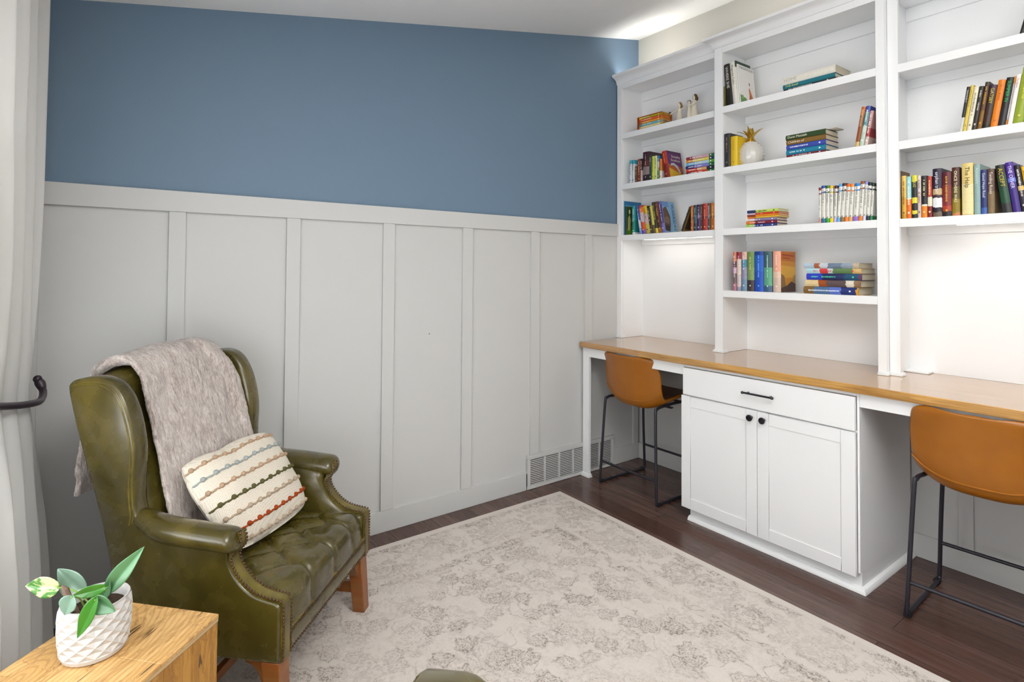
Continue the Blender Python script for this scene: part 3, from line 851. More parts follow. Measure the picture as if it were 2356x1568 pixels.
for k, (v, c, lb) in enumerate(((.105, 'tan', 'tan yarn stripe nearest the top'), (.245, 'blue', 'pale grey-blue yarn stripe'), (.385, 'tan', 'tan yarn stripe above the green one'), (.54, 'green', 'dark olive green yarn stripe'), (.685, 'beige', 'beige yarn stripe above the rust one'), (.83, 'rust', 'rust orange yarn stripe'), (.945, 'beige', 'beige yarn stripe nearest the seat'))):
    m = MB()
    pts = [pil(.006 + .988 * i / 60, v + .004 * math.sin(i * 1.9), 1, .0) for i in range(61)]
    m.tube(pts, [.0030 + .0012 * (i % 2) for i in range(61)], 6)
    for q in range(10):
        u = .045 + .10 * q + (.02 if k % 2 else 0)
        if u > .985: continue
        c0 = pil(u, v - .008, 1, .001)
        m.ball(c0, .0092, 9, 7, .92)
    m.build('yarn_stripe', YN[c], PW, ang=60)['label'] = lb
# ------------------------------------------------------------------ rustic side table
TA = R(43)
av = Vector((-math.cos(TA), -math.sin(TA))); bv_ = Vector((math.sin(TA), -math.cos(TA)))
KX, KY = 1.186, -2.924
TB = thing('side_table', 'rustic plank side table holding the white plant pot', 'table', (KX + .1575 * av.x + .21 * bv_.x, KY + .1575 * av.y + .21 * bv_.y, .0), TA)
# local axes: x = -av (towards the room), y = -bv_ (towards the armchair)
hw, hl = .1575, .21
m = MB()
widths = [(-.1575, -.055), (-.0545, .050), (.0505, .1575)]
planks = [(-.21, -.035), (-.0345, .21)]
ys = [[-.21, .055, .21], [-.21, -.09, .21], [-.21, .03, .21]]
for (a, b), yy in zip(widths, ys):
    for c0, c1 in zip(yy, yy[1:]): m.box(a, b - .0006, c0 + .0004, c1 - .0004, .4895, .500)
tt = m.build('table_top', TABLETOP, TB, bevel=.0015, ang=30)
m = MB(); m.box(-.1565, .1565, -.209, .209, .482, .4893); m.build('top_edge', EDGE, TB, bevel=.001)
m = MB(); zb = .0125
for k in range(5):
    a = -.21 + .084 * k; m.box(.1425, .1545, a + .0006, a + .0834, zb, .4818); m.box(-.1545, -.1425, a + .0006, a + .0834, zb, .4818)
for k in range(3):
    a = -.142 + .0947 * k; m.box(a + .0006, a + .0941, .1965, .2085, zb, .4818); m.box(a + .0006, a + .0941, -.2085, -.1965, zb, .4818)
m.build('plank_sides', TABLESIDE, TB, bevel=.0015, ang=30)

# ------------------------------------------------------------------ pot plant
CERAM = Mat('white_matte_ceramic', .42, .45, lin('c2bfbb')).m
SOIL = Mat('potting_soil', .95, .1); SOIL.set(Base_Color=SOIL.mix(SOIL.noise(90), '2a1f1a', '4a3a30')); SOIL.bump(SOIL.noise(120), 1, .01); SOIL = SOIL.m
PP = thing('potted_plant', 'small trailing pothos in a faceted white pot on the side table', 'plant', (1.170, -3.172, .5005))
Rp = .0665; H0, H1, nr, nc = .012, .112, 8, 26
m = MB()
rings = []
prof_r = lambda z: interp([(0, .058), (.012, .0625), (.05, .067), (.09, .0675), (.112, .065)], z)
rings.append([(.052 * math.cos(2 * PI * k / nc), .052 * math.sin(2 * PI * k / nc), 0.0) for k in range(nc)])
rings.append([(.060 * math.cos(2 * PI * k / nc), .060 * math.sin(2 * PI * k / nc), .0035) for k in range(nc)])
rings.append([(.0635 * math.cos(2 * PI * k / nc), .0635 * math.sin(2 * PI * k / nc), .0125) for k in range(nc)])
for i in range(nr + 1):
    z = .0140 + (H1 - .014) * i / nr
    rings.append([((prof_r(z) + (.0022 if (i + k) % 2 == 0 else -.0030)) * math.cos(2 * PI * k / nc), (prof_r(z) + (.0022 if (i + k) % 2 == 0 else -.0030)) * math.sin(2 * PI * k / nc), z) for k in range(nc)])
rings.append([(.0645 * math.cos(2 * PI * k / nc), .0645 * math.sin(2 * PI * k / nc), .1165) for k in range(nc)])
rings.append([(.0605 * math.cos(2 * PI * k / nc), .0605 * math.sin(2 * PI * k / nc), .1165) for k in range(nc)])
rings.append([(.0590 * math.cos(2 * PI * k / nc), .0590 * math.sin(2 * PI * k / nc), .108) for k in range(nc)])
rings.append([(.0570 * math.cos(2 * PI * k / nc), .0570 * math.sin(2 * PI * k / nc), .030) for k in range(nc)])
o0 = 0
for i in range(len(rings) - 1):
    A, B = rings[i], rings[i + 1]
    for k in range(nc):
        a, b, c, d = A[k], A[(k + 1) % nc], B[(k + 1) % nc], B[k]
        if 3 <= i < 3 + nr and (i - 3 + k) % 2 == 1: m.add([a, b, c, d], [(0, 1, 3), (1, 2, 3)])
        elif 3 <= i < 3 + nr: m.add([a, b, c, d], [(0, 1, 2), (0, 2, 3)])
        else: m.add([a, b, c, d], [(0, 1, 2, 3)])
m.face_base = m.add(rings[0], [tuple(range(nc))[::-1]]); m.add(rings[-1], [tuple(range(nc))])
m.build('pot', CERAM, PP, ang=6)
m = MB(); m.lathe([(.0572, .088), (.058, .092), (.04, .0955), (.015, .094), (.0, .095)], 24); m.build('soil', SOIL, PP)
def m_leaf(name, c1, c2, var=None):
    q = Mat(name, .32, .5, Coat_Weight=.15)
    n1 = q.noise(60, 3); col = q.mix(n1, c1, c2)
    if var:
        st = q.noise(1, 3, .6, q.map((45, 14, 45), rot=(.3, .5, .8)), .8)
        col = q.mix(q.ramp(st, [(.46, 0.0), (.54, 1.0)]), col, var)
    q.set(Base_Color=col); q.b.inputs['Subsurface Weight'].default_value = 0
    return q.m
LV = {'g': m_leaf('leaf_fresh_green', '3a7d20', '2c6a18'), 'p': m_leaf('leaf_pale_green', '7d9686', '6a8a74'), 'v': m_leaf('leaf_variegated', '3c7a2e', '5a8c48', 'd0d49a'), 'd': m_leaf('leaf_deep_green', '5f8a64', '467a48')}
STEM = flat('plant_stem', '6f8f3c', .5); DRY = flat('dry_stub', '6a5648', .8)
view = Vector((.8037, -.5945, -.35)).normalized()     # roughly towards the room, used only to face the leaves outwards
def leaf(mat, base, tip, wpt0, wpt1, cup=.25, lab=None, curl=0.0):
    b = Vector(base); t_ = Vector(tip); ax = t_ - b; L = ax.length; ax.normalize()
    w = (Vector(wpt1) - Vector(wpt0)); w = w - ax * w.dot(ax); W = w.length / 2; w.normalize()
    nn = ax.cross(w).normalized()
    if nn.dot(view) < 0: nn = -nn
    m = MB(); P = []
    for i in range(15):
        f = i / 14
        s_ = max(.0, (math.sin(PI * f ** .72)) ** .8) * (1 if f < .5 else (1 - .18 * (f - .5) * 2))
        if i in (0, 14): s_ = .015
        row = []
        for j in range(-5, 6):
            g = j / 5
            back = -.10 * L * abs(g) ** 1.6 * (1 - f) ** 3
            p = b + ax * (L * f + back) + w * (g * W * s_) + nn * (cup * W * (abs(g) ** 1.1) * s_ + .06 * W * math.exp(-(g / .12) ** 2) * -1 - cup * W * .35 - curl * L * (f ** 2) + .03 * W * math.sin(7 * f + g))
            row.append(p - Vector(PP.location))
        P.append(row)
    o = m.grid(P).build('leaf', LV[mat], PP, ang=180, solid=.0008)
    if lab: o['label'] = lab
leaf('v', (1.101, -3.243, .631), (1.059, -3.301, .633), (1.080, -3.273, .661), (1.078, -3.274, .611), .18, 'yellow and white variegated leaf')
leaf('p', (1.098, -3.197, .603), (1.063, -3.245, .655), (1.104, -3.190, .648), (1.070, -3.235, .612), .22, 'large pale grey-green leaf')
leaf('d', (1.207, -3.151, .643), (1.255, -3.089, .738), (1.219, -3.138, .704), (1.230, -3.123, .668), .5, 'tall pointed leaf standing up at the right')
leaf('g', (1.240, -3.158, .666), (1.196, -3.217, .644), (1.220, -3.185, .676), (1.221, -3.183, .650), .3, 'bright green leaf lying over the soil')
leaf('g', (1.290, -3.174, .668), (1.267, -3.203, .588), (1.262, -3.210, .632), (1.285, -3.181, .640), .3, 'bright green leaf hanging down the front')
leaf('d', (1.278, -3.174, .664), (1.300, -3.141, .636), (1.304, -3.138, .683), (1.282, -3.167, .655), .4)
leaf('p', (1.248, -3.214, .668), (1.240, -3.225, .630), (1.253, -3.206, .640), (1.229, -3.238, .640), .3)
leaf('d', (1.200, -3.160, .628), (1.212, -3.148, .664), (1.196, -3.163, .650), (1.217, -3.140, .650), .3)
for a, b in (((1.165, -3.175, .592), (1.101, -3.243, .631)), ((1.160, -3.17, .592), (1.098, -3.197, .603)), ((1.185, -3.168, .592), (1.207, -3.151, .643)), ((1.19, -3.17, .592), (1.240, -3.158, .666)),
             ((1.20, -3.18, .592), (1.290, -3.174, .668)), ((1.205, -3.175, .592), (1.278, -3.174, .664)), ((1.185, -3.185, .592), (1.248, -3.214, .668)), ((1.18, -3.16, .592), (1.200, -3.160, .628))):
    a = Vector(a); b = Vector(b); mid = a.lerp(b, .5) + Vector((0, 0, .014))
    MB().tube([p - Vector(PP.location) for p in spline([a, mid, b], 6)], .0017, 6).build('stem', STEM, PP)
m = MB().tube([Vector(p) - Vector(PP.location) for p in ((1.178, -3.200, .590), (1.176, -3.218, .630), (1.172, -3.226, .652), (1.166, -3.232, .660))], [.004, .006, .007, .002], 7)
m.build('dry_stub', DRY, PP)

# ------------------------------------------------------------------ curtain, holdback, rod
CU = thing('curtain', 'long white curtain tied back beside the armchair', 'curtain', (.55, -3.38, 0))
rows = []
ZT = 2.345
nz, nx = 70, 150
for i in range(nz + 1):
    z = lerp(.012, ZT, i / nz)
    d = (z - .925)
    pin = math.exp(-(d / (.30 if d > 0 else .22)) ** 2)
    xa = interp([(0, .14), (.6, .18), (.925, .235), (1.3, .20), (ZT, .14)], z); xb = interp([(0, 1.26), (.6, 1.05), (.925, .66), (1.25, .95), (1.7, 1.25), (ZT, 1.32)], z)
    yc = interp([(0, -3.328), (.35, -3.340), (.6, -3.352), (.8, -3.358), (.925, -3.364), (1.10, -3.366), (1.6, -3.369), (ZT, -3.370)], z)
    am = interp([(0, .058), (.5, .05), (.8, .030), (.925, .020), (1.1, .034), (1.6, .043), (ZT, .040)], z)
    row = []
    for j in range(nx + 1):
        f = j / nx
        x = lerp(xa, xb, f)
        ph = 2 * PI * 5.3 * f - .55
        y = yc + am * (math.sin(ph) + .22 * math.sin(2 * ph + .8 + .7 * z)) + .010 * mnoise.noise(Vector((f * 7, z * 1.1, 1.7)))
        y += interp([(0, -.085), (.8, -.05), (1.4, -.045), (ZT, -.045)], z) * f * (1 - pin) + .002
        # the bundle is rounder where it is held
        y -= pin * (.150 * max(0, f - .16) ** 1.10 + .02 * max(0, .18 - f) / .18)
        x += .022 * math.cos(ph) * (1 - pin) * .8 + .006 * mnoise.noise(Vector((f * 9, z * 2, 5)))
        row.append((x, y, z))
    rows.append(row)
MB().grid(rows).build('curtain_cloth', CURTAIN, CU, world=True, solid=.002, ang=180)
hm = MB()
for z in (2.315, 2.345):
    pass
HB = thing('curtain_holdback', 'dark bronze hook holding the white curtain back', 'curtain holdback', (.45, YF + .001, .93))
pth = spline([(.80, YF + .002, .99), (.80, -3.475, .988), (.745, -3.448, .983), (.65, -3.425, .972), (.55, -3.396, .950), (.45, -3.357, .928), (.36, -3.322, .915), (.30, -3.314, .916), (.25, -3.314, .928), (.228, -3.322, .950), (.226, -3.330, .966)], 8)
pth = [Vector((p.x, p.y - .010 * smooth01((.8 - p.x) / .2), p.z)) for p in pth]
nP = len(pth)
MB().tube(pth, [.011 if i < nP - 14 else .011 + .004 * math.sin(PI * min(1, (i - nP + 14) / 13)) for i in range(nP)], 12).build('hook_arm', BRONZE, HB, world=True)
m = MB(); m.ball((.226, -3.341, .970), .013, 14, 10); m.build('knob', BRONZE, HB, world=True)
m = MB(); m.tube([(.80, YF + .0005, .99), (.80, YF + .010, .99)], .028, 20); m.build('wall_plate', BRONZE, HB, world=True)
RD = thing('curtain_rod', 'white curtain rod above the window', 'curtain rod', (.9, -3.43, 2.315))
MB().tube([(.10, -3.44, 2.315), (3.2, -3.44, 2.315)], .011, 12).build('rod', WHITE, RD, world=True)
m = MB(); m.ball((.085, -3.44, 2.315), .024, 16, 12); m.build('finial', WHITE, RD, world=True)
for x in (.115, 3.1):
    MB().tube([(x, YF + .0005, 2.315), (x, -3.4515, 2.315)], .007, 10).build('bracket', WHITE, RD, world=True)

# ------------------------------------------------------------------ ornaments
PINE_C = flat('glazed_white_ceramic', 'd6d2ca', .22, .5, Coat_Weight=.4)
GOLD = Mat('gold_leaf_metal', .25, .5, lin('c9a548'), Metallic=.9).m
PA = thing('pineapple_ornament', 'white ceramic pineapple with gold leaves beside the yellow book', 'ornament', (.978, -.165, 1.9545))
m = MB(); n_, k_ = 18, 14; rings = []
for i in range(k_ + 1):
    f = i / k_; z = .138 * f
    r = .071 * (math.sin(PI * (.16 + .74 * f)) ** .62)
    rings.append([((r + (.0045 if (i + q) % 2 == 0 else -.0045)) * math.cos(2 * PI * q / n_), (r + (.0045 if (i + q) % 2 == 0 else -.0045)) * math.sin(2 * PI * q / n_), z) for q in range(n_)])
m.loft(rings); m.build('body', PINE_C, PA, ang=14)
m = MB(); m.lathe([(.030, .136), (.032, .142), (.026, .150), (.020, .158), (.018, .165)], 16); m.build('collar', GOLD, PA)
for k, (az, ln, tilt_) in enumerate([(R(-110), .085, .15), (R(-60), .07, .55), (R(0), .075, .85), (R(40), .07, .55), (R(100), .08, .2), (R(150), .075, .6), (R(195), .08, .85), (R(240), .065, .6), (R(-85), .045, .9), (R(10), .045, .5), (R(180), .045, .5)]):
    P = []
    for i in range(9):
        f = i / 8; rad = .010 + tilt_ * ln * f ** 1.7; z = .155 + ln * f * (1 - .35 * tilt_ * f)
        w_ = .0125 * (math.sin(PI * min(1, .18 + .82 * f)) ** .8) + .0004
        P.append([(rad * math.cos(az) - g * w_ * math.sin(az) + abs(g) * -.003 * math.cos(az), rad * math.sin(az) + g * w_ * math.cos(az), z) for g in (-1, -.5, 0, .5, 1)])
    MB().grid(P).build('leaf', GOLD, PA, ang=180, solid=.0012)
# two carved figurines
CREAMR = flat('cream_resin', 'd9cfbd', .6); HAIR1 = flat('light_brown_hair', '8a6a34', .7); HAIR2 = flat('dark_brown_hair', '5a4426', .7); BIRD = flat('dark_bird', '3c3a38', .6); SKIN = flat('resin_skin', 'cdb79c', .6)
def skin_path(m, pts, rs, n=10): m.tube(spline(pts, 4), [interp([(i / (len(rs) - 1), r) for i, r in enumerate(rs)], q / (4 * (len(pts) - 1))) for q in range(4 * (len(pts) - 1) + 1)], n)
G = thing('figurine', 'cream figurine of a girl with outstretched arms holding a bird', 'figurine', (.458, -.13, 2.3105))
m = MB(); m.lathe([(.0245, 0), (.0260, .004), (.0225, .03), (.0165, .060), (.0145, .075), (.0170, .090), (.0150, .099), (.0075, .104), (.006, .112), (.0095, .117), (.0125, .126), (.0115, .136), (.006, .1425)], 18)
skin_path(m, [(.012, 0, .097), (.030, -.004, .099), (.052, -.006, .096), (.068, -.008, .094)], [.0075, .0052, .0042, .0045])
skin_path(m, [(-.012, 0, .097), (-.026, -.006, .092), (-.046, -.010, .084), (-.062, -.012, .078)], [.0075, .0052, .0042, .0045])
m.build('body', CREAMR, G)
m = MB(); m.ball((.001, .004, .131), .0148, 14, 10, 1.08); m.ball((.003, .010, .121), .0125, 12, 8, 1.2); m.build('hair', HAIR1, G)
m = MB(); m.ball((-.066, -.012, .0875), .0062, 10, 8, .8); m.ball((-.0705, -.013, .0925), .0036, 8, 6); m.loft([[(-.061, -.014, .087), (-.061, -.010, .087), (-.061, -.012, .0905)], [(-.051, -.0125, .0905), (-.051, -.0115, .0905), (-.051, -.012, .0915)]]); m.build('bird', BIRD, G)
G2 = thing('figurine', 'cream figurine of a woman hugging a small child', 'figurine', (.572, -.13, 2.3105))
m = MB(); m.lathe([(.030, 0), (.0305, .004), (.0255, .04), (.019, .078), (.0165, .095), (.0185, .112), (.0165, .124), (.008, .130), (.0065, .138), (.0100, .143), (.0130, .152), (.0118, .163), (.006, .169)], 18)
skin_path(m, [(.015, -.004, .121), (.012, -.020, .106), (-.010, -.030, .098), (-.026, -.026, .102)], [.008, .006, .005, .005])
skin_path(m, [(-.014, -.002, .121), (-.030, -.012, .108), (-.030, -.026, .100), (-.018, -.032, .100)], [.008, .006, .005, .005])
m.build('body', CREAMR, G2)
m = MB(); m.ball((.003, .004, .157), .0150, 14, 10, 1.05); m.ball((.008, .010, .142), .0135, 12, 8, 1.3); m.build('hair', HAIR2, G2)
m = MB(); m.lathe([(.018, 0), (.0185, .003), (.014, .045), (.0105, .08), (.011, .098), (.0055, .104), (.005, .109), (.0085, .113), (.0105, .120), (.009, .129), (.004, .133)], 16, (-.024, -.020, 0))
m.build('child', CREAMR, G2)
m = MB(); m.ball((-.025, -.018, .124), .0120, 12, 8); m.ball((-.026, -.014, .114), .0095, 10, 8, 1.1); m.build('child_hair', HAIR2, G2)
# the slipcase that holds five small books
ART = Mat('painted_slipcase', .5, .4); ART.set(Base_Color=ART.ramp(ART.noise(38, 4), [(.3, '5a3418'), (.45, '9a5a1c'), (.55, 'c8862a'), (.68, '7a4a2a')])); ART = ART.m
SLO = flat('slipcase_orange', 'b0522a', .5)
SCs = thing('book_slipcase', 'orange patterned slipcase lying on the top left shelf', 'slipcase', (.278, -.16, 2.3102))
m = MB(); xa, xb, za, zb = .1755, .3815, 2.3102, 2.3998
m.box(xa, xb, -.217, -.105, za, za + .0042); m.box(xa, xb, -.217, -.105, zb - .0042, zb); m.box(xa, xa + .004, -.217, -.105, za + .0042, zb - .0042); m.box(xa + .004, xb - .0006, -.1085, -.105, za + .0042, zb - .0042)
m.build('case_shell', SLO, SCs, world=True, smooth=False)
MB().box(xb - .004, xb, -.217, -.1052, za + .0043, zb - .0043).build('painted_end', ART, SCs, world=True, smooth=False)
BOOKS = [
('R3', 'u', 1.7075, 0.013, 0.233, 0.17, 0, '6b4a1c', None, None, 'tall tan-brown book standing behind against the side panel on the lowest right shelf', None, 0.004),
('R3', 'u', 1.7423, 0.0199, 0.199, 0.12, 0, 'b98a24;.1:c89b34;.5:d6b25a', '', '8a5a14', 'gold-yellow paperback first at the left end on the lowest right shelf', None, 0),
('R3', 'u', 1.7632, 0.0182, 0.193, 0.12, 0, 'e06a1a;.46:f0e6d0;.49:8fc6cf', '', 'f4efe0', 'pale blue and orange halved paperback on the lowest right shelf', None, 0),
('R3', 'u', 1.7835, 0.021, 0.196, 0.12, 0, '20211c;.1:d8cf3a;.18:20211c;.35:d8cf3a;.48:20211c;.85:d8cf3a', 'THUG', 'd8cf3a', 'black paperback with bright yellow patches on the lowest right shelf', None, 0),
('R3', 'u', 1.8058, 0.0135, 0.193, 0.12, 0, 'c9b4ae;.6:d6c9c2', '', '7a5a5a', 'pale greyish pink paperback on the lowest right shelf', None, 0),
('R3', 'u', 1.8209, 0.0211, 0.189, 0.12, 0, 'e0801a;.28:f0e8d8;.32:1d1a22', '', 'd8c87a', 'black paperback with an orange foot on the lowest right shelf', None, 0),
('R3', 'u', 1.8438, 0.0167, 0.184, 0.12, 0, '7e1f1c;.27:e4dcc4;.50:a83422', '', 'f0d0a0', 'red paperback with a cream block in the middle on the lowest right shelf', None, 0),
('R3', 'u', 1.8624, 0.0339, 0.215, 0.15, 0, '6a5a4a;.1:1f1826;.2:e8e8ea;.39:3a2230;.46:b8a070;.58:241a33', 'orphan train', 'e8e4ec', 'dark purple book with a white square on its spine on the lowest right shelf', None, 0),
('R3', 'u', 1.8975, 0.0332, 0.195, 0.13, 0, '241c22;.11:a83a1c;.25:7e2020;.7:5a1420', '', 'c9a43a', 'dark red book with a black foot on the lowest right shelf', None, 0),
('R3', 'u', 1.9323, 0.0273, 0.211, 0.13, 0, 'c07a4a;.06:8a7418;.35:5a4a14;.6:4a2418', 'ONCE THERE WAS', 'ece4b8', 'brown book with cream capital lettering on the lowest right shelf', None, 0),
('R3', 'u', 1.9667, 0.0395, 0.223, 0.15, 0, 'cdb06a;.02:e2d29a;.6:d8c078', 'The Help', '3a2c14', 'thick pale gold hardback with rounded spine on the lowest right shelf', None, 0),
('R3', 'u', 2.0087, 0.0214, 0.214, 0.15, 0, '8aa3a0', 'Atonement', 'c4d4d0', 'slim blue-grey hardback on the lowest right shelf', None, 0),
('R3', 'u', 2.0318, 0.0204, 0.187, 0.13, 0, '3a5aa0;.15:27306a', 'Good Hope Road', 'd6d8e0', 'navy blue paperback with white lettering on the lowest right shelf', None, 0),
('R3', 'u', 2.0536, 0.0228, 0.188, 0.13, 0, '7a6444;.5:5e4438', 'Tending Roses', 'dcd4c4', 'brown paperback with white lettering on the lowest right shelf', None, 0),
('R3', 'u', 2.1022, 0.03, 0.1996, 0.14, -7, '2a2a2a;.2:1f4a30;.5:23402c;.8:20241e', 'ACCEPT', 'c9a82a', 'dark green book leaning left on the lowest right shelf', None, 0),
('R3', 'u', 2.1342, 0.0252, 0.2067, 0.14, -7, '3a2478;.6:6a7ad0;.68:45248a', 'THE OTHER', 'd8d0f0', 'purple book leaning left on the lowest right shelf', None, 0),
('R3', 'u', 2.1613, 0.0187, 0.1925, 0.13, -7, '2a2430;.45:d8b45a;.55:1c1826', '', 'c8c0b0', 'black book with a gold picture band leaning left on the lowest right shelf', None, 0),
('R3', 'u', 2.1816, 0.0125, 0.1844, 0.13, -7, 'd8a81c', '', '7a5a10', 'yellow book leaning left at the photo edge on the lowest right shelf', None, 0),
('R2', 'u', 1.9587, 0.0123, 0.1934, 0.11, 9, 'c8c8c4;.33:1c1c1e', 'WHATEVER IT', 'd8d8d8', 'slim black and white book first in the leaning row on the middle right shelf', None, 0),
('R2', 'u', 1.9716, 0.0126, 0.1964, 0.11, 9, 'cdb44a', '', 'a08a2a', 'slim mustard-yellow book on the middle right shelf', None, 0),
('R2', 'u', 1.9848, 0.0171, 0.1863, 0.12, 9, 'dcd6c0', '', '8a826a', 'slim cream book on the middle right shelf', None, 0),
('R2', 'u', 2.0031, 0.0156, 0.1843, 0.12, 9, '2c2824', '', 'b8b0a0', 'black book beside the cream one on the middle right shelf', None, 0),
('R2', 'u', 2.0204, 0.0154, 0.1974, 0.15, 9, '7a5418;.4:5a3a18;.8:3a2c18', '', 'c08a2a', 'brown-gold taller book on the middle right shelf', None, 0),
('R2', 'u', 2.0366, 0.0256, 0.1792, 0.12, 9, '1e1a18;.1:3a2620;.8:3a2238', 'GATSBY', 'c8b83a', 'dark brown book with yellow lettering on the middle right shelf', None, 0),
('R2', 'u', 2.0634, 0.024, 0.1934, 0.13, 9, 'd8780c', '', 'b05a0a', 'bright orange book on the middle right shelf', None, 0),
('R2', 'u', 2.0886, 0.024, 0.1964, 0.13, 9, '22242a;.35:1c1c1c', 'SUMMER IN', '1fae5a', 'black book with emerald green lettering on the middle right shelf', None, 0),
('R2', 'u', 2.1133, 0.005, 0.1974, 0.12, 9, 'c87a1c;.12:c8c0c0;.85:c88a1c', '', '7a6a6a', 'thin grey book with orange ends on the middle right shelf', None, 0),
('R2', 'u', 2.1194, 0.0148, 0.2025, 0.12, 9, 'e8e4e0', 'The Book', 'c02a3a', 'white book with red lettering on the middle right shelf', None, 0),
('R2', 'u', 2.135, 0.0332, 0.2248, 0.13, 9, '8a9a2a', '', 'c8c84a', 'wide olive-green book on the middle right shelf', None, 0),
('R2', 'u', 2.1689, 0.0106, 0.2065, 0.12, 9, '1e2a20', '', '888888', 'dark green book at the photo edge on the middle right shelf', None, 0),
('R1', 'u', 2.1585, 0.0165, 0.2, 0.12, 14, '1c1a18', '', '888888', 'black book leaning at the photo edge on the top right shelf', None, 0),
('L3', 'u', 0.0512, 0.0074, 0.24, 0.178, 0, '2f7fae', '', '', 'tall blue picture book against the side panel on the lowest left shelf', 'blue', 0),
('L3', 'u', 0.0598, 0.0173, 0.201, 0.12, 0, '2a2a20;.5:1f3a1c', '', '', 'short book with a green forest cover in front on the lowest left shelf', 'forest', 0),
('L3', 'u', 0.126, 0.026, 0.198, 0.12, 0, 'e8e8e8;.08:1f7a72;.5:2a8f94', '', 'd8f0f0', 'teal book on the lowest left shelf', None, 0),
('L3', 'u', 0.1959, 0.0193, 0.1929, 0.11, -10, '6a8ac8;.2:b8bcd0;.5:3a4a9a', '', 'e0e0f0', 'blue-violet paperback leaning left on the lowest left shelf', None, 0),
('L3', 'u', 0.2163, 0.0333, 0.196, 0.12, -10, '7a4a9a;.12:c8501c;.4:b8a8b0;.75:d8702a;.92:a83a4a', '', 'f0e0d0', 'orange and lilac striped paperback leaning left on the lowest left shelf', None, 0),
('L3', 'u', 0.2507, 0.0346, 0.1899, 0.12, -10, 'b8a84a;.35:c0a8a8;.7:d8b41c', '', '5a3a2a', 'yellow-topped lilac paperback leaning left on the lowest left shelf', None, 0),
('L3', 'u', 0.2869, 0.0208, 0.1879, 0.12, -10, '4a3a24;.3:1c1814', '', 'd0c8b0', 'black paperback leaning left on the lowest left shelf', None, 0),
('L3', 'u', 0.3092, 0.0214, 0.1848, 0.12, -10, '5a4a2a;.3:c8bc5a', '', '8a8a2a', 'pale yellow paperback leaning left on the lowest left shelf', None, 0),
('L3', 'u', 0.332, 0.0215, 0.2092, 0.13, -10, 'd8b83a;.15:3a3a20;.7:2a2c18', '', 'c8c04a', 'olive-black taller paperback leaning left on the lowest left shelf', None, 0),
('L3', 'u', 0.355, 0.0274, 0.2102, 0.13, -10, '8a5a1c;.15:5a2a1c;.5:6a2a1a', '', 'd0b060', 'red-brown tall paperback leaning left on the lowest left shelf', None, 0),
('L3', 'u', 0.3838, 0.0271, 0.2092, 0.13, -10, '6a62a8;.3:3a2a6a;.9:5a5a9a', '', 'd8d4e8', 'purple paperback leaning left with a blue lettered cover on the lowest left shelf', 'warriors', 0),
('L3', 'u', 0.5281, 0.0087, 0.1661, 0.12, 22, '9aa0a4;.04:1c1c20;.9:6a7076', '', 'c8ccd0', 'thin black book leaning steeply to the right on the lowest left shelf', 'frame', 0),
('L3', 'u', 0.603, 0.02, 0.16, 0.13, 0, 'a8562a;.45:7a3418;.55:a8562a', '', 'd8b870', 'slim copper-brown bound volume on the lowest left shelf', None, 0),
('L3', 'u', 0.6243, 0.0237, 0.161, 0.13, 0, '24343c;.3:3a5a60;.6:24343c', '', '8ac0b8', 'dark teal bound volume on the lowest left shelf', None, 0),
('L3', 'u', 0.6493, 0.0246, 0.162, 0.13, 0, '4a2a5a;.5:7a5a8a;.6:3a2448', '', 'c8b0d8', 'violet bound volume on the lowest left shelf', None, 0),
('L3', 'u', 0.6752, 0.0125, 0.162, 0.13, 0, '3a2622', '', 'c8a86a', 'slim dark brown bound volume on the lowest left shelf', None, 0),
('L3', 'u', 0.6889, 0.0346, 0.164, 0.13, 0, 'a82c22;.45:7a1c18;.52:b03428', '', 'e0a890', 'crimson bound volume on the lowest left shelf', None, 0),
('L3', 'u', 0.7248, 0.0177, 0.164, 0.13, 0, '4a4a4c;.5:6a6a6a;.6:444446', '', 'c0c0c0', 'charcoal grey bound volume on the lowest left shelf', None, 0),
('L3', 'u', 0.7437, 0.0344, 0.164, 0.13, 0, 'c06a1c;.45:8a4414;.52:c87422', '', 'f0c890', 'orange-brown bound volume at the right end on the lowest left shelf', None, 0),
('L2', 'u', 0.1017, 0.0212, 0.161, 0.11, 0, 'd8dce0;.85:3aa0b0', '', '5a6a7a', 'white paperback with a teal top, leftmost on the middle left shelf', None, 0),
('L2', 'u', 0.125, 0.0231, 0.16, 0.11, 0, 'd0d4da;.83:3a98ac', '', '4a5a6a', 'white paperback with a teal top, second from the left end on the middle left shelf', None, 0),
('L2', 'u', 0.1512, 0.0228, 0.113, 0.1, 0, '5a3a24', '', 'c8a060', 'short brown paperback on the middle left shelf', None, 0),
('L2', 'u', 0.1761, 0.0236, 0.159, 0.13, 0, '7a2a1c;.5:8a3a24', '', 'd8c0a0', 'russet red paperback on the middle left shelf', None, 0),
('L2', 'u', 0.2018, 0.0153, 0.158, 0.12, 0, 'b8a8a0;.5:1c1a1a', '', 'e8e0e0', 'thin black and grey paperback on the middle left shelf', None, 0),
('L2', 'u', 0.2191, 0.0571, 0.199, 0.16, 0, '2a1a24;.22:8a7a7a;.5:5a2a2a;.7:3a1c28', '', 'd8b8a8', 'thick dark maroon hardback with rounded spine on the middle left shelf', None, 0),
('L2', 'u', 0.2781, 0.0167, 0.171, 0.12, 0, '1c3a3a', '', 'c8d8d0', 'thin dark green paperback on the middle left shelf', None, 0),
('L2', 'u', 0.2968, 0.0234, 0.159, 0.12, 0, 'c8d04a', '', '6a7a2a', 'lime-yellow paperback on the middle left shelf', None, 0),
('L2', 'u', 0.3222, 0.0193, 0.159, 0.12, 0, 'd4d8a0', '', '6a7a4a', 'pale green paperback on the middle left shelf', None, 0),
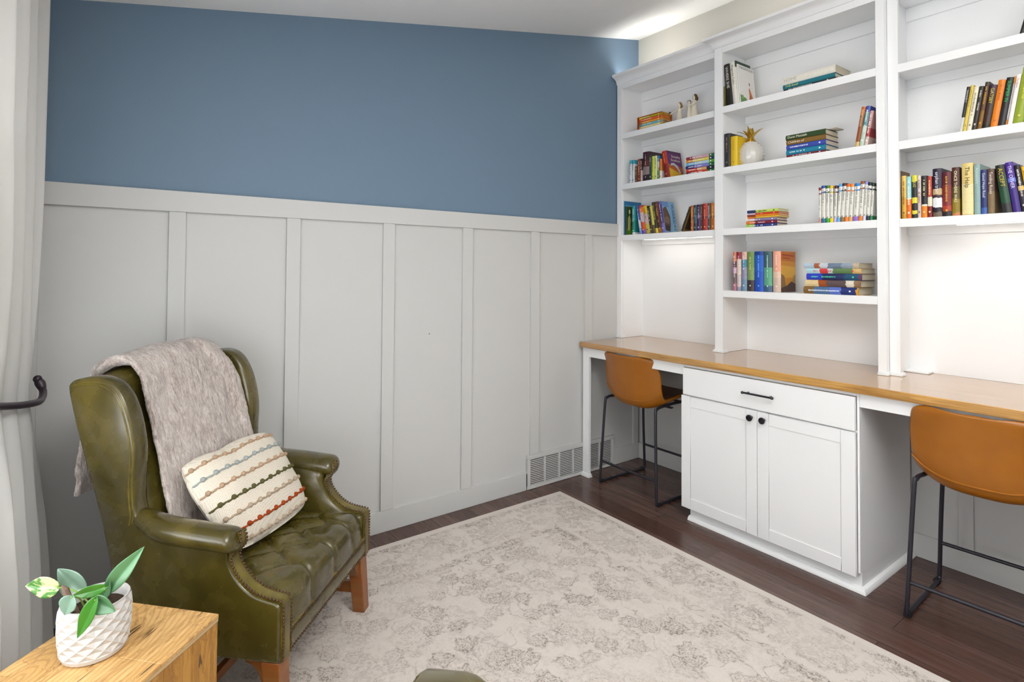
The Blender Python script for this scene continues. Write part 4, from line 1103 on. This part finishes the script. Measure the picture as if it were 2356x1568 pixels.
('L2', 'u', 0.3434, 0.0163, 0.156, 0.12, 0, '5a7a3a;.5:b0b8b0;.75:2a6a9a', '', 'e8e8d8', 'thin green and blue paperback on the middle left shelf', None, 0),
('L2', 'u', 0.3616, 0.018, 0.133, 0.11, 0, 'd8d0c8;.4:c87a3a', '', 'b03a1c', 'slim orange and white paperback on the middle left shelf', None, 0),
('L2', 'u', 0.404, 0.0384, 0.1786, 0.15, -9, '7a1c1c;.5:a82c1c', '', 'e0a050', 'red-spined book leaning left with a purple and orange cover on the middle left shelf', 'snakes', 0),
('L2', 'f', 0.571, 2.0451, 0.0186, 0.2062, 0.12, '2a6a3a;.2:c8a0a8;.75:8a2a3a', '', 'f0e8e8', 'pink and maroon paperback topmost of the lying stack on the middle left shelf', None, 0),
('L2', 'f', 0.571, 2.028, 0.0165, 0.2061, 0.12, '1c3a5a;.2:d8c84a;.75:d88a2a', '', 'f0e8e8', 'yellow paperback second from the top of the lying stack on the middle left shelf', None, 0),
('L2', 'f', 0.571, 2.0088, 0.0186, 0.2061, 0.12, '5aa83a;.2:b0c8e0;.7:6ab0d8', '', 'f0e8e8', 'sky blue paperback third from the top of the lying stack on the middle left shelf', None, 0),
('L2', 'f', 0.567, 1.9895, 0.0186, 0.21, 0.12, '1c6a3a;.2:7a7ac0;.7:2a2a6a', '', 'f0e8e8', 'violet-blue paperback fourth from the top of the lying stack on the middle left shelf', None, 0),
('L2', 'f', 0.571, 1.9703, 0.0186, 0.206, 0.12, '1c2438;.28:d8a06a;.6:c0341c', '', 'f0e8e8', 'orange-red paperback fifth from the top of the lying stack on the middle left shelf', None, 0),
('L2', 'f', 0.572, 1.9543, 0.0154, 0.205, 0.12, '1f6a2a;.25:c83a2a;.7:7a1420', '', 'f0e8e8', 'dark red paperback at the bottom of the lying stack on the middle left shelf', None, 0),
('L1', 'f', 0.19, 2.3817, 0.015, 0.1933, 0.1, 'a8a018;.9:e8b01c', '', 'f0e8c8', 'olive-yellow book topmost inside the orange slipcase on the top left shelf', None, 0),
('L1', 'f', 0.19, 2.3651, 0.016, 0.1933, 0.1, 'c8441c;.1:d85a2a', '', 'f0e8c8', 'red-orange book second inside the orange slipcase on the top left shelf', None, 0),
('L1', 'f', 0.19, 2.3496, 0.015, 0.1933, 0.1, 'e08a1c;.85:c05a14', '', 'f0e8c8', 'amber book third inside the orange slipcase on the top left shelf', None, 0),
('L1', 'f', 0.19, 2.334, 0.015, 0.1933, 0.1, '6ab0c0;.85:5a8aa0', '', 'f0e8c8', 'pale blue book fourth inside the orange slipcase on the top left shelf', None, 0),
('L1', 'f', 0.19, 2.3153, 0.0181, 0.1933, 0.1, 'd8c88a;.85:c8a060', '', 'f0e8c8', 'cream book lowest inside the orange slipcase on the top left shelf', None, 0),
('C1', 'u', 0.862, 0.011, 0.1188, 0.11, 0, '5a5420', '', '', 'short olive book at the left end on the top center shelf', None, 0),
('C1', 'u', 0.8848, 0.0383, 0.2457, 0.15, -5.5, '1c1a18', 'WHERE SHE', 'e0dcd0', 'black book leaning left with white lettering on the top center shelf', None, 0),
('C1', 'u', 0.9235, 0.0324, 0.2477, 0.15, -5.5, 'e0dccf', 'Magnolia Table', '3a3a38', 'white book leaning left with small dark lettering on the top center shelf', None, 0),
('C1', 'u', 0.9566, 0.0083, 0.2518, 0.15, -5.5, 'e8e6e0;.85:24402c', '', '', 'thin magazine with a dark green top edge on the top center shelf', None, 0),
('C1', 'u', 0.9669, 0.0062, 0.2296, 0.165, -5.5, 'e6e4de', '', '', 'white magazine with a floral cover facing right on the top center shelf', 'magnolia', 0),
('C1', 'f', 1.208, 2.3455, 0.0392, 0.2714, 0.17, 'e2ded2', 'HOME', 'a8a49a', 'thick white book topmost of the lying stack on the top center shelf', None, 0),
('C1', 'f', 1.215, 2.3217, 0.0233, 0.2627, 0.15, '0f6a78', 'THE Small', 'c8d06a', 'teal book in the middle of the lying stack on the top center shelf', None, 0),
('C1', 'f', 1.219, 2.3103, 0.0108, 0.2624, 0.15, '2a2a2c', '', 'd8d8d8', 'thin black book at the bottom of the lying stack on the top center shelf', None, 0),
('C2', 'u', 0.8638, 0.0385, 0.196, 0.13, 0, '24222c', '', '9a8a5a', 'dark navy book at the left end on the second center shelf', None, 0),
('C2', 'u', 0.9044, 0.0429, 0.172, 0.14, 0, 'd8b41c', '', 'b08a14', 'bright yellow book beside the pineapple on the second center shelf', None, 0),
('C2', 'u', 1.5645, 0.0186, 0.1885, 0.13, 10, 'c8a86a;.12:8a4a1c;.8:b8641c', 'ADAPTATION', 'e8d0a0', 'orange-brown book leaning right on the second center shelf', None, 0),
('C2', 'u', 1.5845, 0.0201, 0.1874, 0.13, 10, 'b8c8b8;.5:5a8a90;.85:3a4a9a', '', 'e0ece8', 'blue and pale green book leaning right on the second center shelf', None, 0),
('C2', 'u', 1.606, 0.016, 0.161, 0.12, 10, 'c8b0a8;.25:a03a3a;.5:b88a8a', '', 'f0e4e0', 'pink-red book leaning right on the second center shelf', None, 0),
('C2', 'f', 1.229, 2.0459, 0.0268, 0.2011, 0.14, '2a4420', 'Dune Messiah', 'e8e4d0', 'dark green book topmost of the lying set on the second center shelf', None, 0),
('C2', 'f', 1.232, 2.0196, 0.0257, 0.1995, 0.14, '7a5a24', 'Children of', 'e8e0d0', 'bronze-brown book second from the top of the lying set on the second center shelf', None, 0),
('C2', 'f', 1.232, 1.9943, 0.0247, 0.1993, 0.14, '3448a0', '', 'e0e4f0', 'royal blue book third from the top of the lying set on the second center shelf', None, 0),
('C2', 'f', 1.231, 1.9669, 0.0268, 0.2002, 0.14, '1a7a9a', '', 'e0f0f4', 'turquoise book fourth from the top of the lying set on the second center shelf', None, 0),
('C2', 'f', 1.233, 1.9543, 0.012, 0.1981, 0.14, '6a1c2c', '', 'e0c8c8', 'dark red book at the bottom of the lying set on the second center shelf', None, 0),
('C3', 'f', 1.008, 1.6754, 0.0163, 0.1799, 0.11, 'b8cc5a;.72:2a3a6a', '', '3a3a3a', 'lime green book topmost of the lying stack on the third center shelf', None, 0),
('C3', 'f', 1.008, 1.6659, 0.0089, 0.1805, 0.11, 'c8381c;.72:c8b4d0', '', 'f0d8c0', 'red-orange book second from the top of the lying stack on the third center shelf', None, 0),
('C3', 'f', 1.008, 1.6554, 0.01, 0.1811, 0.11, 'e0801c;.72:8a3a2a', '', '', 'orange book third from the top of the lying stack on the third center shelf', None, 0),
('C3', 'f', 1.009, 1.6459, 0.0089, 0.1807, 0.11, 'e0b83a;.72:e07a2a', '', '', 'yellow book fourth from the top of the lying stack on the third center shelf', None, 0),
('C3', 'f', 1.002, 1.63, 0.0152, 0.1763, 0.11, '8a7aa0;.72:e0c8c0', '', 'f0e8f0', 'mauve book fifth from the top of the lying stack on the third center shelf', None, 0),
('C3', 'f', 1.002, 1.6142, 0.0152, 0.1769, 0.11, '7a1c34;.72:d8781c', '', 'f0d0d8', 'maroon book sixth from the top of the lying stack on the third center shelf', None, 0),
('C3', 'f', 1.001, 1.5973, 0.0163, 0.1785, 0.11, '2a3a7a;.72:9ac04a', '', 'd8e0f0', 'navy book at the bottom of the lying stack on the third center shelf', None, 0),
('C3', 'u', 1.3959, 0.0119, 0.18, 0.12, 0, 'c88a80;.12:dcdad2;.80:7a2420;.84:e8e6e0;.92:7a2420', '', '8a8a84', 'white-spined paperback with a dark red cap, leftmost on the third center shelf', None, 0),
('C3', 'u', 1.4091, 0.0194, 0.188, 0.12, 0, '2a6a8a;.12:dcdad2;.80:24489a;.84:e8e6e0;.92:24489a', '', '8a8a84', 'white-spined paperback with a royal blue cap on the third center shelf', None, 0),
('C3', 'u', 1.4299, 0.0179, 0.186, 0.12, 0, '3a9a3a;.12:dcdad2;.80:2a6a24;.84:e8e6e0;.92:2a6a24', '', '8a8a84', 'white-spined paperback with a green cap on the third center shelf', None, 0),
('C3', 'u', 1.4491, 0.0159, 0.183, 0.12, 0, 'e0d01c;.12:dcdad2;.80:d8b81c;.84:e8e6e0;.92:d8b81c', '', '8a8a84', 'white-spined paperback with a yellow cap on the third center shelf', None, 0),
('C3', 'u', 1.4668, 0.0131, 0.1811, 0.12, 2, 'c8b0e0;.12:dcdad2;.80:4a1c44;.84:e8e6e0;.92:4a1c44', '', '8a8a84', 'white-spined paperback with a plum cap on the third center shelf', None, 0),
('C3', 'u', 1.4817, 0.0148, 0.1876, 0.12, 3.5, '5aa0d0;.12:dcdad2;.80:4a9ad8;.84:e8e6e0;.92:4a9ad8', '', '8a8a84', 'white-spined paperback with a sky blue cap on the third center shelf', None, 0),
('C3', 'u', 1.4978, 0.0176, 0.1886, 0.12, 3.5, '8a6a3a;.12:dcdad2;.80:4a2420;.84:e8e6e0;.92:4a2420', '', '8a8a84', 'white-spined paperback with a dark brown cap on the third center shelf', None, 0),
('C3', 'u', 1.5167, 0.0166, 0.1826, 0.12, 3.5, 'e07a2a;.12:dcdad2;.80:d8641c;.84:e8e6e0;.92:d8641c', '', '8a8a84', 'white-spined paperback with an orange cap on the third center shelf', None, 0),
('C3', 'u', 1.5345, 0.0172, 0.1806, 0.12, 3.5, 'd8a060;.12:dcdad2;.80:e0841c;.84:e8e6e0;.92:e0841c', '', '8a8a84', 'white-spined paperback with an amber cap on the third center shelf', None, 0),
('C3', 'u', 1.553, 0.0245, 0.1806, 0.12, 3.5, '8a6ac0;.12:dcdad2;.80:1c78c0;.84:e8e6e0;.92:1c78c0', '', '8a8a84', 'wide white-spined paperback with a bright blue cap on the third center shelf', None, 0),
('C3', 'u', 1.5787, 0.0184, 0.1886, 0.12, 3.5, 'd87a2a;.12:dcdad2;.80:8a4a24;.84:e8e6e0;.92:8a4a24', '', '8a8a84', 'tall white-spined paperback with a copper cap on the third center shelf', None, 0),
('C3', 'u', 1.5984, 0.0126, 0.1846, 0.12, 3.5, 'd0d4f0;.12:dcdad2;.80:8a90d0;.84:e8e6e0;.92:8a90d0', '', '8a8a84', 'white-spined paperback with a lavender cap on the third center shelf', None, 0),
('C3', 'u', 1.6121, 0.0149, 0.1786, 0.12, 3.5, '2a2a3a;.12:dcdad2;.80:1c1c28;.84:e8e6e0;.92:1c1c28', '', '8a8a84', 'white-spined paperback with a black cap on the third center shelf', None, 0),
('C3', 'u', 1.6282, 0.0115, 0.1745, 0.12, 3.5, '2a7a4a;.12:dcdad2;.80:1c3a24;.84:e8e6e0;.92:1c3a24', '', '8a8a84', 'white-spined paperback with a dark green cap, rightmost on the third center shelf', None, 0),
('C5', 'u', 0.919, 0.0209, 0.221, 0.15, 0, 'a86a78;.2:6a5a5a;.45:c8a0b8;.6:5a2a3a;.75:c87a5a', '', 'f0e0e0', 'pink patterned hardback, leftmost of the upright row on the lowest center shelf', None, 0),
('C5', 'u', 0.9418, 0.0263, 0.22, 0.15, 0, '8a8aa0;.1:c8b8b8;.4:d8c8b8;.82:8a1c34', '', 'e8c0c8', 'cream hardback with a crimson top block on the lowest center shelf', None, 0),
('C5', 'u', 0.9707, 0.0325, 0.22, 0.15, 0, '6a8aa0;.3:8a8aa8;.6:3a7a94;.8:d0a89a', '', 'e0e8f0', 'grey-blue hardback with diagonal pink patches on the lowest center shelf', None, 0),
('C5', 'u', 1.0051, 0.0417, 0.22, 0.15, 0, '3a2a30;.28:7a9458;.6:6a8a44', '', 'c8d0a0', 'moss green hardback with a dark foot on the lowest center shelf', None, 0),
('C5', 'u', 1.049, 0.0523, 0.221, 0.15, 0, '0f4ab0;.5:1458b8;.9:0f3a8a', '', '7ab0f0', 'wide bright blue hardback on the lowest center shelf', None, 0),
('C5', 'u', 1.1027, 0.0468, 0.22, 0.15, 0, '3a5a7a;.15:5aa080;.6:3a5a60', '', 'b0e0d0', 'dark teal hardback with green swirls on the lowest center shelf', None, 0),
('C5', 'u', 1.1535, 0.0439, 0.22, 0.155, 0, 'c8b0a0;.35:d8bca8;.5:e0a088', '', 'f8e8e0', 'peach hardback with an orange sunset cover facing right on the lowest center shelf', 'sunset', 0),
('C5', 'f', 1.321, 1.3696, 0.0261, 0.2601, 0.155, 'b8a890;.1:8a98a8;.3:6a7a90;.55:c0c8d0;.7:a05a3a;.8:a8bccc', '', '', 'pale grey-blue comic-art hardback topmost of the lying stack on the lowest center shelf', None, 0),
('C5', 'f', 1.333, 1.344, 0.0251, 0.258, 0.155, 'c8a86a;.15:5a7a4a;.5:c0ccd0;.6:c83a3a;.75:a8d0d8', '', 'c83a3a', 'pale blue and green hardback second in the lying stack on the lowest center shelf', None, 0),
('C5', 'f', 1.333, 1.3114, 0.032, 0.2585, 0.155, '5a3a5a;.05:1c4a6a;.3:1f2a5a;.7:2a3ab8', '', '4ad0a0', 'deep blue hardback in the middle of the lying stack on the lowest center shelf', None, 0),
('C5', 'f', 1.326, 1.2778, 0.033, 0.2602, 0.155, '8a6a4a;.1:d8d0c0;.25:5a4a4a;.6:9a4a1c;.75:d8c090', '', '', 'brown and cream patterned hardback fourth in the lying stack on the lowest center shelf', None, 0),
('C5', 'f', 1.318, 1.2403, 0.0369, 0.2589, 0.155, 'c8901c;.04:1c2a6a;.3:5a70c0;.5:4a6a90;.8:7a5a2a', '', 'e0e8f8', 'indigo and bronze hardback at the bottom of the lying stack on the lowest center shelf', None, 0)]
# ------------------------------------------------------------------ books
YSP = {'L': -.215, 'C': -.258, 'R': -.21}
PAGE = Mat('book_pages', .8, .2); PAGE.set(Base_Color=PAGE.mix(PAGE.noise(1, 2, .5, PAGE.map((900, 60, 60))), 'd9d0bb', 'c2b79f')); PAGE = PAGE.m
_tm = {}
def text_mat(h):
    if h not in _tm: _tm[h] = flat('print_' + h, h, .5)
    return _tm[h]
def cover_mat(spec, pict):
    q = Mat('book_cover', .42, .45)
    st = []
    for i, s in enumerate(spec.split(';')):
        if ':' in s: p, c = s.split(':'); st.append((float(p), c))
        else: st.append((0.0, s))
    z = q.n('SeparateXYZ', Vector=q.gen).outputs[2]
    if len(st) > 3 or pict:
        z = q.math('ADD', z, q.math('MULTIPLY', q.math('SUBTRACT', q.noise(55, 3), .5), .10))
    col = q.ramp(z, st, 'CONSTANT') if len(st) > 1 else None
    nz = q.noise(95, 3)
    a = col if col is not None else lin(st[0][1])
    b = q.n('HueSaturation', Color=a, Value=.72, Saturation=.95).outputs[0]
    q.set(Base_Color=q.mix(q.ramp(nz, [(.46, 0.0), (.66, .55 if pict else .28)]), a, b))
    return q.m
def text_mesh(body, size, mat, name, parent, place):
    cu = bpy.data.curves.new('print', 'FONT'); cu.body = body; cu.size = size; cu.align_x = 'LEFT'; cu.align_y = 'CENTER'; cu.resolution_u = 2; cu.extrude = 0.0
    to = bpy.data.objects.new('print', cu); COL.objects.link(to)
    dg = bpy.context.evaluated_depsgraph_get(); dg.update()
    me = bpy.data.meshes.new_from_object(to.evaluated_get(dg))
    bpy.data.objects.remove(to); bpy.data.curves.remove(cu)
    w = max([v.co.x for v in me.vertices] or [0])
    for v in me.vertices: v.co = place(v.co.x, v.co.y, w)
    me.materials.clear(); me.materials.append(mat); me.name = name
    o = bpy.data.objects.new(name, me); COL.objects.link(o); o.parent = parent
    return o
def art(root, t, d, h, polys, name='cover_art'):
    """flat printed picture on the right-hand board: polys in 0..1 from spine to fore edge, bottom to top"""
    m = MB(); mats = []
    for k, (c, pts) in enumerate(polys):
        mats.append(text_mat(c))
        m.add([(t + .0004 + .00012 * k, .002 + a * (d - .003), .001 + b * (h - .002)) for a, b in pts], [tuple(range(len(pts)))], k)
    return m.build(name, mats, root, smooth=False)
RECT = [(0, 0), (1, 0), (1, 1), (0, 1)]
def circ(cx, cy, r, n=16, asp=1.0): return [(cx + r * math.cos(2 * PI * k / n), cy + r * asp * math.sin(2 * PI * k / n)) for k in range(n)]
COVERS = {
    'blue': [('3f8fbc', RECT), ('2f6f9e', [(0, .90), (1, .88), (1, 1), (0, 1)]), ('a9c6cf', [(.08, .78), (.5, .78), (.5, .86), (.08, .86)]), ('b8d4da', [(.56, .80), (.95, .79), (.95, .86), (.56, .87)]), ('2f8f9a', [(0, 0), (1, 0), (1, .45), (.6, .55), (0, .5)])],
    'forest': [('2c4a1c', RECT), ('55701f', [(0, 0), (1, 0), (1, .28), (.5, .36), (0, .22)]), ('1c2c14', [(.6, .2), (1, .25), (1, .8), (.75, .9), (.55, .6)]), ('b4ad6a', [(.10, .15), (.30, .2), (.36, .55), (.24, .72), (.10, .6)]), ('d8d0b4', circ(.24, .82, .07, 12, 1.2)), ('7c9a74', [(.42, .45), (.60, .5), (.62, .72), (.46, .7)]), ('5c3a28', [(.40, .1), (.75, .12), (.8, .42), (.5, .4)]), ('4f9a2a', circ(.3, .1, .16, 12, .6))],
    'warriors': [('7fa9cc', RECT), ('6a8cc0', [(0, .84), (.55, .82), (.5, 1), (0, 1)]), ('9cc4dc', [(.55, 0), (1, 0), (1, .3), (.7, .28)]), ('5f4a3c', [(.02, .06), (.40, .02), (.52, .30), (.55, .52), (.42, .70), (.30, .84), (.10, .80), (.02, .74)]), ('7a6252', [(.05, .32), (.40, .26), (.48, .42), (.36, .52), (.06, .48)]), ('46362c', [(.05, .05), (.36, .03), (.42, .2), (.08, .24)])],
    'frame': [('2c2620', RECT), ('8a6c34', [(.05, .03), (.95, .03), (.95, .97), (.05, .97)]), ('3a3024', [(.18, .10), (.82, .10), (.82, .90), (.18, .90)])],
    'snakes': [('5e2f66', RECT), ('b0561f', [(0, 0), (1, 0), (1, .40), (.6, .50), (.25, .44), (0, .52)]), ('d0a52a', [(.05, 0), (.9, 0), (.95, .16), (.6, .22), (.3, .30), (.05, .36)]), ('b8c0cc', [(.16, .44), (.22, .54), (.42, .56), (.66, .46), (.84, .22), (.76, .18), (.58, .38), (.40, .47), (.26, .46)]), ('4a2450', [(0, .92), (1, .90), (1, 1), (0, 1)])],
    'magnolia': [('e8e5df', RECT), ('5f8a4a', [(0, 0), (.42, 0), (.46, .10), (.30, .17), (.14, .15), (0, .24)]), ('7aa060', [(.08, .10), (.24, .14), (.18, .22), (.06, .2)]), ('c2703a', [(.50, 0), (.86, 0), (.80, .22), (.70, .36), (.64, .46), (.58, .40), (.60, .24)]), ('a8583a', [(.58, .05), (.70, .05), (.66, .28), (.61, .25)]), ('8a5a3a', circ(.645, .55, .035, 10, 1.3))],
    'sunset': [('c98a2e', RECT), ('d8a640', [(0, .35), (1, .35), (1, .62), (0, .66)]), ('b86a24', [(0, .78), (1, .74), (1, 1), (0, 1)]), ('8a6a44', [(0, .05), (.34, .10), (.22, .40), (0, .45)]), ('a5854c', [(.72, .2), (1, .22), (1, .44), (.86, .40)]), ('4a3430', [(0, 0), (1, 0), (1, .20), (.70, .26), (.40, .16), (0, .10)]), ('a03a1c', [(.08, .90), (.90, .87), (.90, .91), (.08, .94)]), ('a03a1c', [(.12, .83), (.60, .81), (.60, .84), (.12, .86)])],
}
GROUPS = {'L1': 'books in the slipcase on the top left shelf', 'L2': 'books on the middle left shelf', 'L3': 'books on the lowest left shelf', 'C1': 'books on the top center shelf', 'C2': 'books on the second center shelf',
          'C3': 'books on the third center shelf', 'C5': 'books on the lowest center shelf', 'R1': 'books on the top right shelf', 'R2': 'books on the middle right shelf', 'R3': 'books on the lowest right shelf'}
SHZ = {'1': 2.310, '2': 1.954, '3': 1.597, '5': 1.240}
for bk in BOOKS:
    row, kind = bk[0], bk[1]
    ysp = YSP[row[0]]
    if kind == 'u':
        _, _, x0, w, h, d, tilt, spec, title, tcol, label, cov, yo = bk
        th = R(tilt); t_ = w * math.cos(th); zs = SHZ[row[1]] + .0006
        if tilt > 0: loc = (x0 + w - t_ * math.cos(th), ysp + yo, zs + t_ * math.sin(th))
        else: loc = (x0, ysp + yo, zs)
        ry = th
    else:
        _, _, x0, zb, t_, h, d, spec, title, tcol, label, cov, yo = bk
        loc = (x0 + h, ysp, zb + .0003); ry = -PI / 2
    t_ = max(t_ - .0006, .004)
    d = min(d, -(-.026 - ysp) if False else (-.027 - ysp))
    root = bpy.data.objects.new('book', None); COL.objects.link(root); root.empty_display_size = .03
    root.location = loc; root.rotation_euler = (0, ry, 0)
    tag(root, label, 'book', GROUPS[row])
    # cover: spine and two boards as one folded sheet
    bt = min(.0018, t_ * .22); bul = min(.006, t_ * .16)
    outer = [(0, d), (0, .001)] + [(t_ * k / 6, -bul * math.sin(PI * k / 6) + .001 * (1 - math.sin(PI * k / 6))) for k in range(1, 6)] + [(t_, .001), (t_, d)]
    inner = [(t_ - bt, d), (t_ - bt, bt + .001)] + [(bt, bt + .001), (bt, d)]
    ring = outer + inner
    m = MB(); n_ = len(ring); no = len(outer)
    vs = [(x, y, 0) for x, y in ring] + [(x, y, h) for x, y in ring]
    m.add(vs, [(i, (i + 1) % n_, n_ + (i + 1) % n_, n_ + i) for i in range(n_)] + [tuple(range(n_))[::-1], tuple(range(n_, 2 * n_))])
    m.xf(lambda p: Vector((p.x, p.y + bul, p.z)))
    pict = spec.count(';') >= 3
    m.build('cover', cover_mat(spec, pict), root, ang=35)
    MB().box(bt + .0001, t_ - bt - .0001, bt + .0012 + bul, d - .003 + bul, .0025, h - .0025).build('pages', PAGE, root, smooth=False)
    if tcol and tcol != '888888':
        fs = min(t_ * .72, .024)
        xc = t_ * .5
        place0 = lambda tx, ty, w, top, k: (xc + ty * k, -.00035, top - tx * k)
        if title:
            k = min(1.0, h * .60 / max(.001, len(title) * fs * .56))
            text_mesh(title, fs, text_mat(tcol), 'title', root, lambda tx, ty, w: (xc + ty * k * .95, -.0004, h * (.93 if kind == 'u' else .95) - tx * k))
        else:
            # lettering too small to read: short strokes
            m = MB(); rng = random.Random(label); z = h * .90; zend = h * rng.choice((.35, .45, .55)); ww = min(t_ * .22, .004)
            while z > zend:
                l = rng.uniform(.003, .009); g = rng.uniform(.0012, .003)
                if rng.random() < .86:
                    m.add([(xc - ww * rng.uniform(.5, 1), -.0004, z), (xc + ww * rng.uniform(.5, 1), -.0004, z), (xc + ww * rng.uniform(.5, 1), -.0004, z - l * .62), (xc - ww * rng.uniform(.5, 1), -.0004, z - l * .62)], [(0, 1, 2, 3)])
                z -= l * .62 + g
            z = h * .16
            m.add([(xc - ww, -.0004, z), (xc + ww, -.0004, z), (xc + ww * .8, -.0004, z - .008), (xc - ww * .8, -.0004, z - .008)], [(0, 1, 2, 3)])
            m.build('title', text_mat(tcol), root, smooth=False)
    if cov:
        ca = art(root, t_, d, h, COVERS[cov])
        ca.location.y = bul
        if cov == 'warriors':
            text_mesh('WARRIORS', .036, text_mat('24406a'), 'cover_title', root, lambda tx, ty, w: (t_ + .0016, d * .80 + ty + bul, h * .93 - tx * (h * .86 / w)))
        if cov == 'magnolia':
            text_mesh('MAGNOLIA', .024, text_mat('8a8884'), 'cover_title', root, lambda tx, ty, w: (t_ + .0016, .012 + tx * (d - .02) / w + bul, h * .93 + ty))
        if cov == 'snakes':
            text_mesh('Sneaky', .024, text_mat('e8e0c0'), 'cover_title', root, lambda tx, ty, w: (t_ + .0016, d * .28 + tx * .62 * d / w + bul, h * .80 + ty))
            text_mesh('Snakes', .024, text_mat('e8e0c0'), 'cover_title', root, lambda tx, ty, w: (t_ + .0016, d * .22 + tx * .66 * d / w + bul, h * .66 + ty))
# ribbons of the lying hardbacks on the lowest center shelf
# leaflet on top of the lying set
lf = MB(); P = []
for i in range(9):
    f = i / 8
    P.append([(1.245 + .215 * f - .0 * g, -.225 + .085 * g + .02 * f, 2.0765 + .020 * max(0, f - .55) ** 1.5) for g in (0, .5, 1)])
lf.grid(P)
LZ = max([b[3] + b[4] for b in BOOKS if b[0] == 'C2' and b[1] == 'f'])
lf.xf(lambda p: Vector((p.x, p.y, p.z - 2.0765 + LZ + .0020)))
tag(lf.build('leaflet', flat('leaflet_paper', 'd8cfbd', .6), solid=.0022), 'thin pale leaflet on the lying set of books, second center shelf', 'leaflet')
# ------------------------------------------------------------------ camera
def P_CAM():
    f, yaw, pitch, roll, cy = 1288.6112, 36.4876, 1.3117, -.3632, 587.3239
    th, pi_, ro = R(yaw), R(pitch), R(roll)
    fw = Vector((-math.cos(th) * math.cos(pi_), math.sin(th) * math.cos(pi_), math.sin(pi_)))
    r = Vector((math.sin(th), math.cos(th), 0)); up = r.cross(fw)
    r2 = r * math.cos(ro) - up * math.sin(ro); u2 = r * math.sin(ro) + up * math.cos(ro)
    cam = bpy.data.cameras.new('camera'); co = bpy.data.objects.new('camera', cam); COL.objects.link(co)
    cam.sensor_width = 36; cam.sensor_fit = 'HORIZONTAL'; cam.lens = f / 2356 * 36
    cam.shift_y = -(784 - cy) / 2356
    cam.clip_start = .02
    M = Matrix((r2, u2, -fw)).transposed().to_4x4(); M.translation = (2.7468, -3.1826, 1.36)
    co.matrix_world = M
    SC.camera = co
P_CAM()
# ------------------------------------------------------------------ light
wd = bpy.data.worlds.new('daylight'); SC.world = wd; wd.use_nodes = True
bg = wd.node_tree.nodes['Background']; bg.inputs[0].default_value = (.93, .97, 1.0, 1); bg.inputs[1].default_value = WORLD_S
def area(name, loc, to, sx, sy, power, col=(1, 1, 1)):
    l = bpy.data.lights.new(name, 'AREA'); l.shape = 'RECTANGLE'; l.size = sx; l.size_y = sy; l.energy = power; l.color = col
    o = bpy.data.objects.new(name, l); COL.objects.link(o); o.location = loc
    dv = Vector(to) - Vector(loc)
    if abs(dv.x) + abs(dv.y) < .1 * abs(dv.z): o.rotation_euler = (PI, 0, 0) if dv.z > 0 else (0, 0, 0)
    else: o.rotation_euler = dv.to_track_quat('-Z', 'Y').to_euler()
    return o
area('window_daylight', (1.87, YF - .12, 1.3), (1.87, 0, 1.2), 2.1, 1.45, WIN_P, (.94, .97, 1))
area('led_left', (.435, -.13, 1.555), (.435, -.12, 0), .5, .035, LED_P, (1, .95, .88))
area('led_right', (2.17, -.13, 1.555), (2.17, -.12, 0), .48, .035, LED_P, (1, .95, .88))
area('cornice_light', (.24, -.205, 2.70), (.24, -.205, 4), .40, .04, COVE_P, (1, .96, .9))
area('cornice_light', (1.3, -.205, 2.70), (1.3, -.205, 4), 1.0, .04, COVE_P, (1, .96, .9))
area('window_up_fill', (1.87, YF - .11, .95), (.9, -1.0, 2.75), 2.1, .8, WINFILL_P, (.97, .985, 1))  # added fill at the window, aimed up to brighten ceiling and blue wall
area('camera_side_fill', (3.9, -3.35, 2.0), (.9, -1.0, 1.2), 1.2, 1.2, CAMFILL_P, (.96, .98, 1))  # added soft fill behind the camera to lift the shadows, no real lamp
u_ = area('ceiling_fill', (2.9, -2.35, 1.92), (2.9, -2.34, 4), .9, .9, CEILFILL_P, (1, .985, .96)); u_.data.spread = R(140)  # added fill out of view, brightens the ceiling; no such lamp in the room
# ------------------------------------------------------------------ render look
vs = SC.view_settings
vs.view_transform = 'Standard'; vs.look = 'None'; vs.exposure = EXPO; vs.gamma = 1.0; vs.use_curve_mapping = False
SC.cycles.use_denoising = True
SC.cycles.max_bounces = 10; SC.cycles.diffuse_bounces = 6
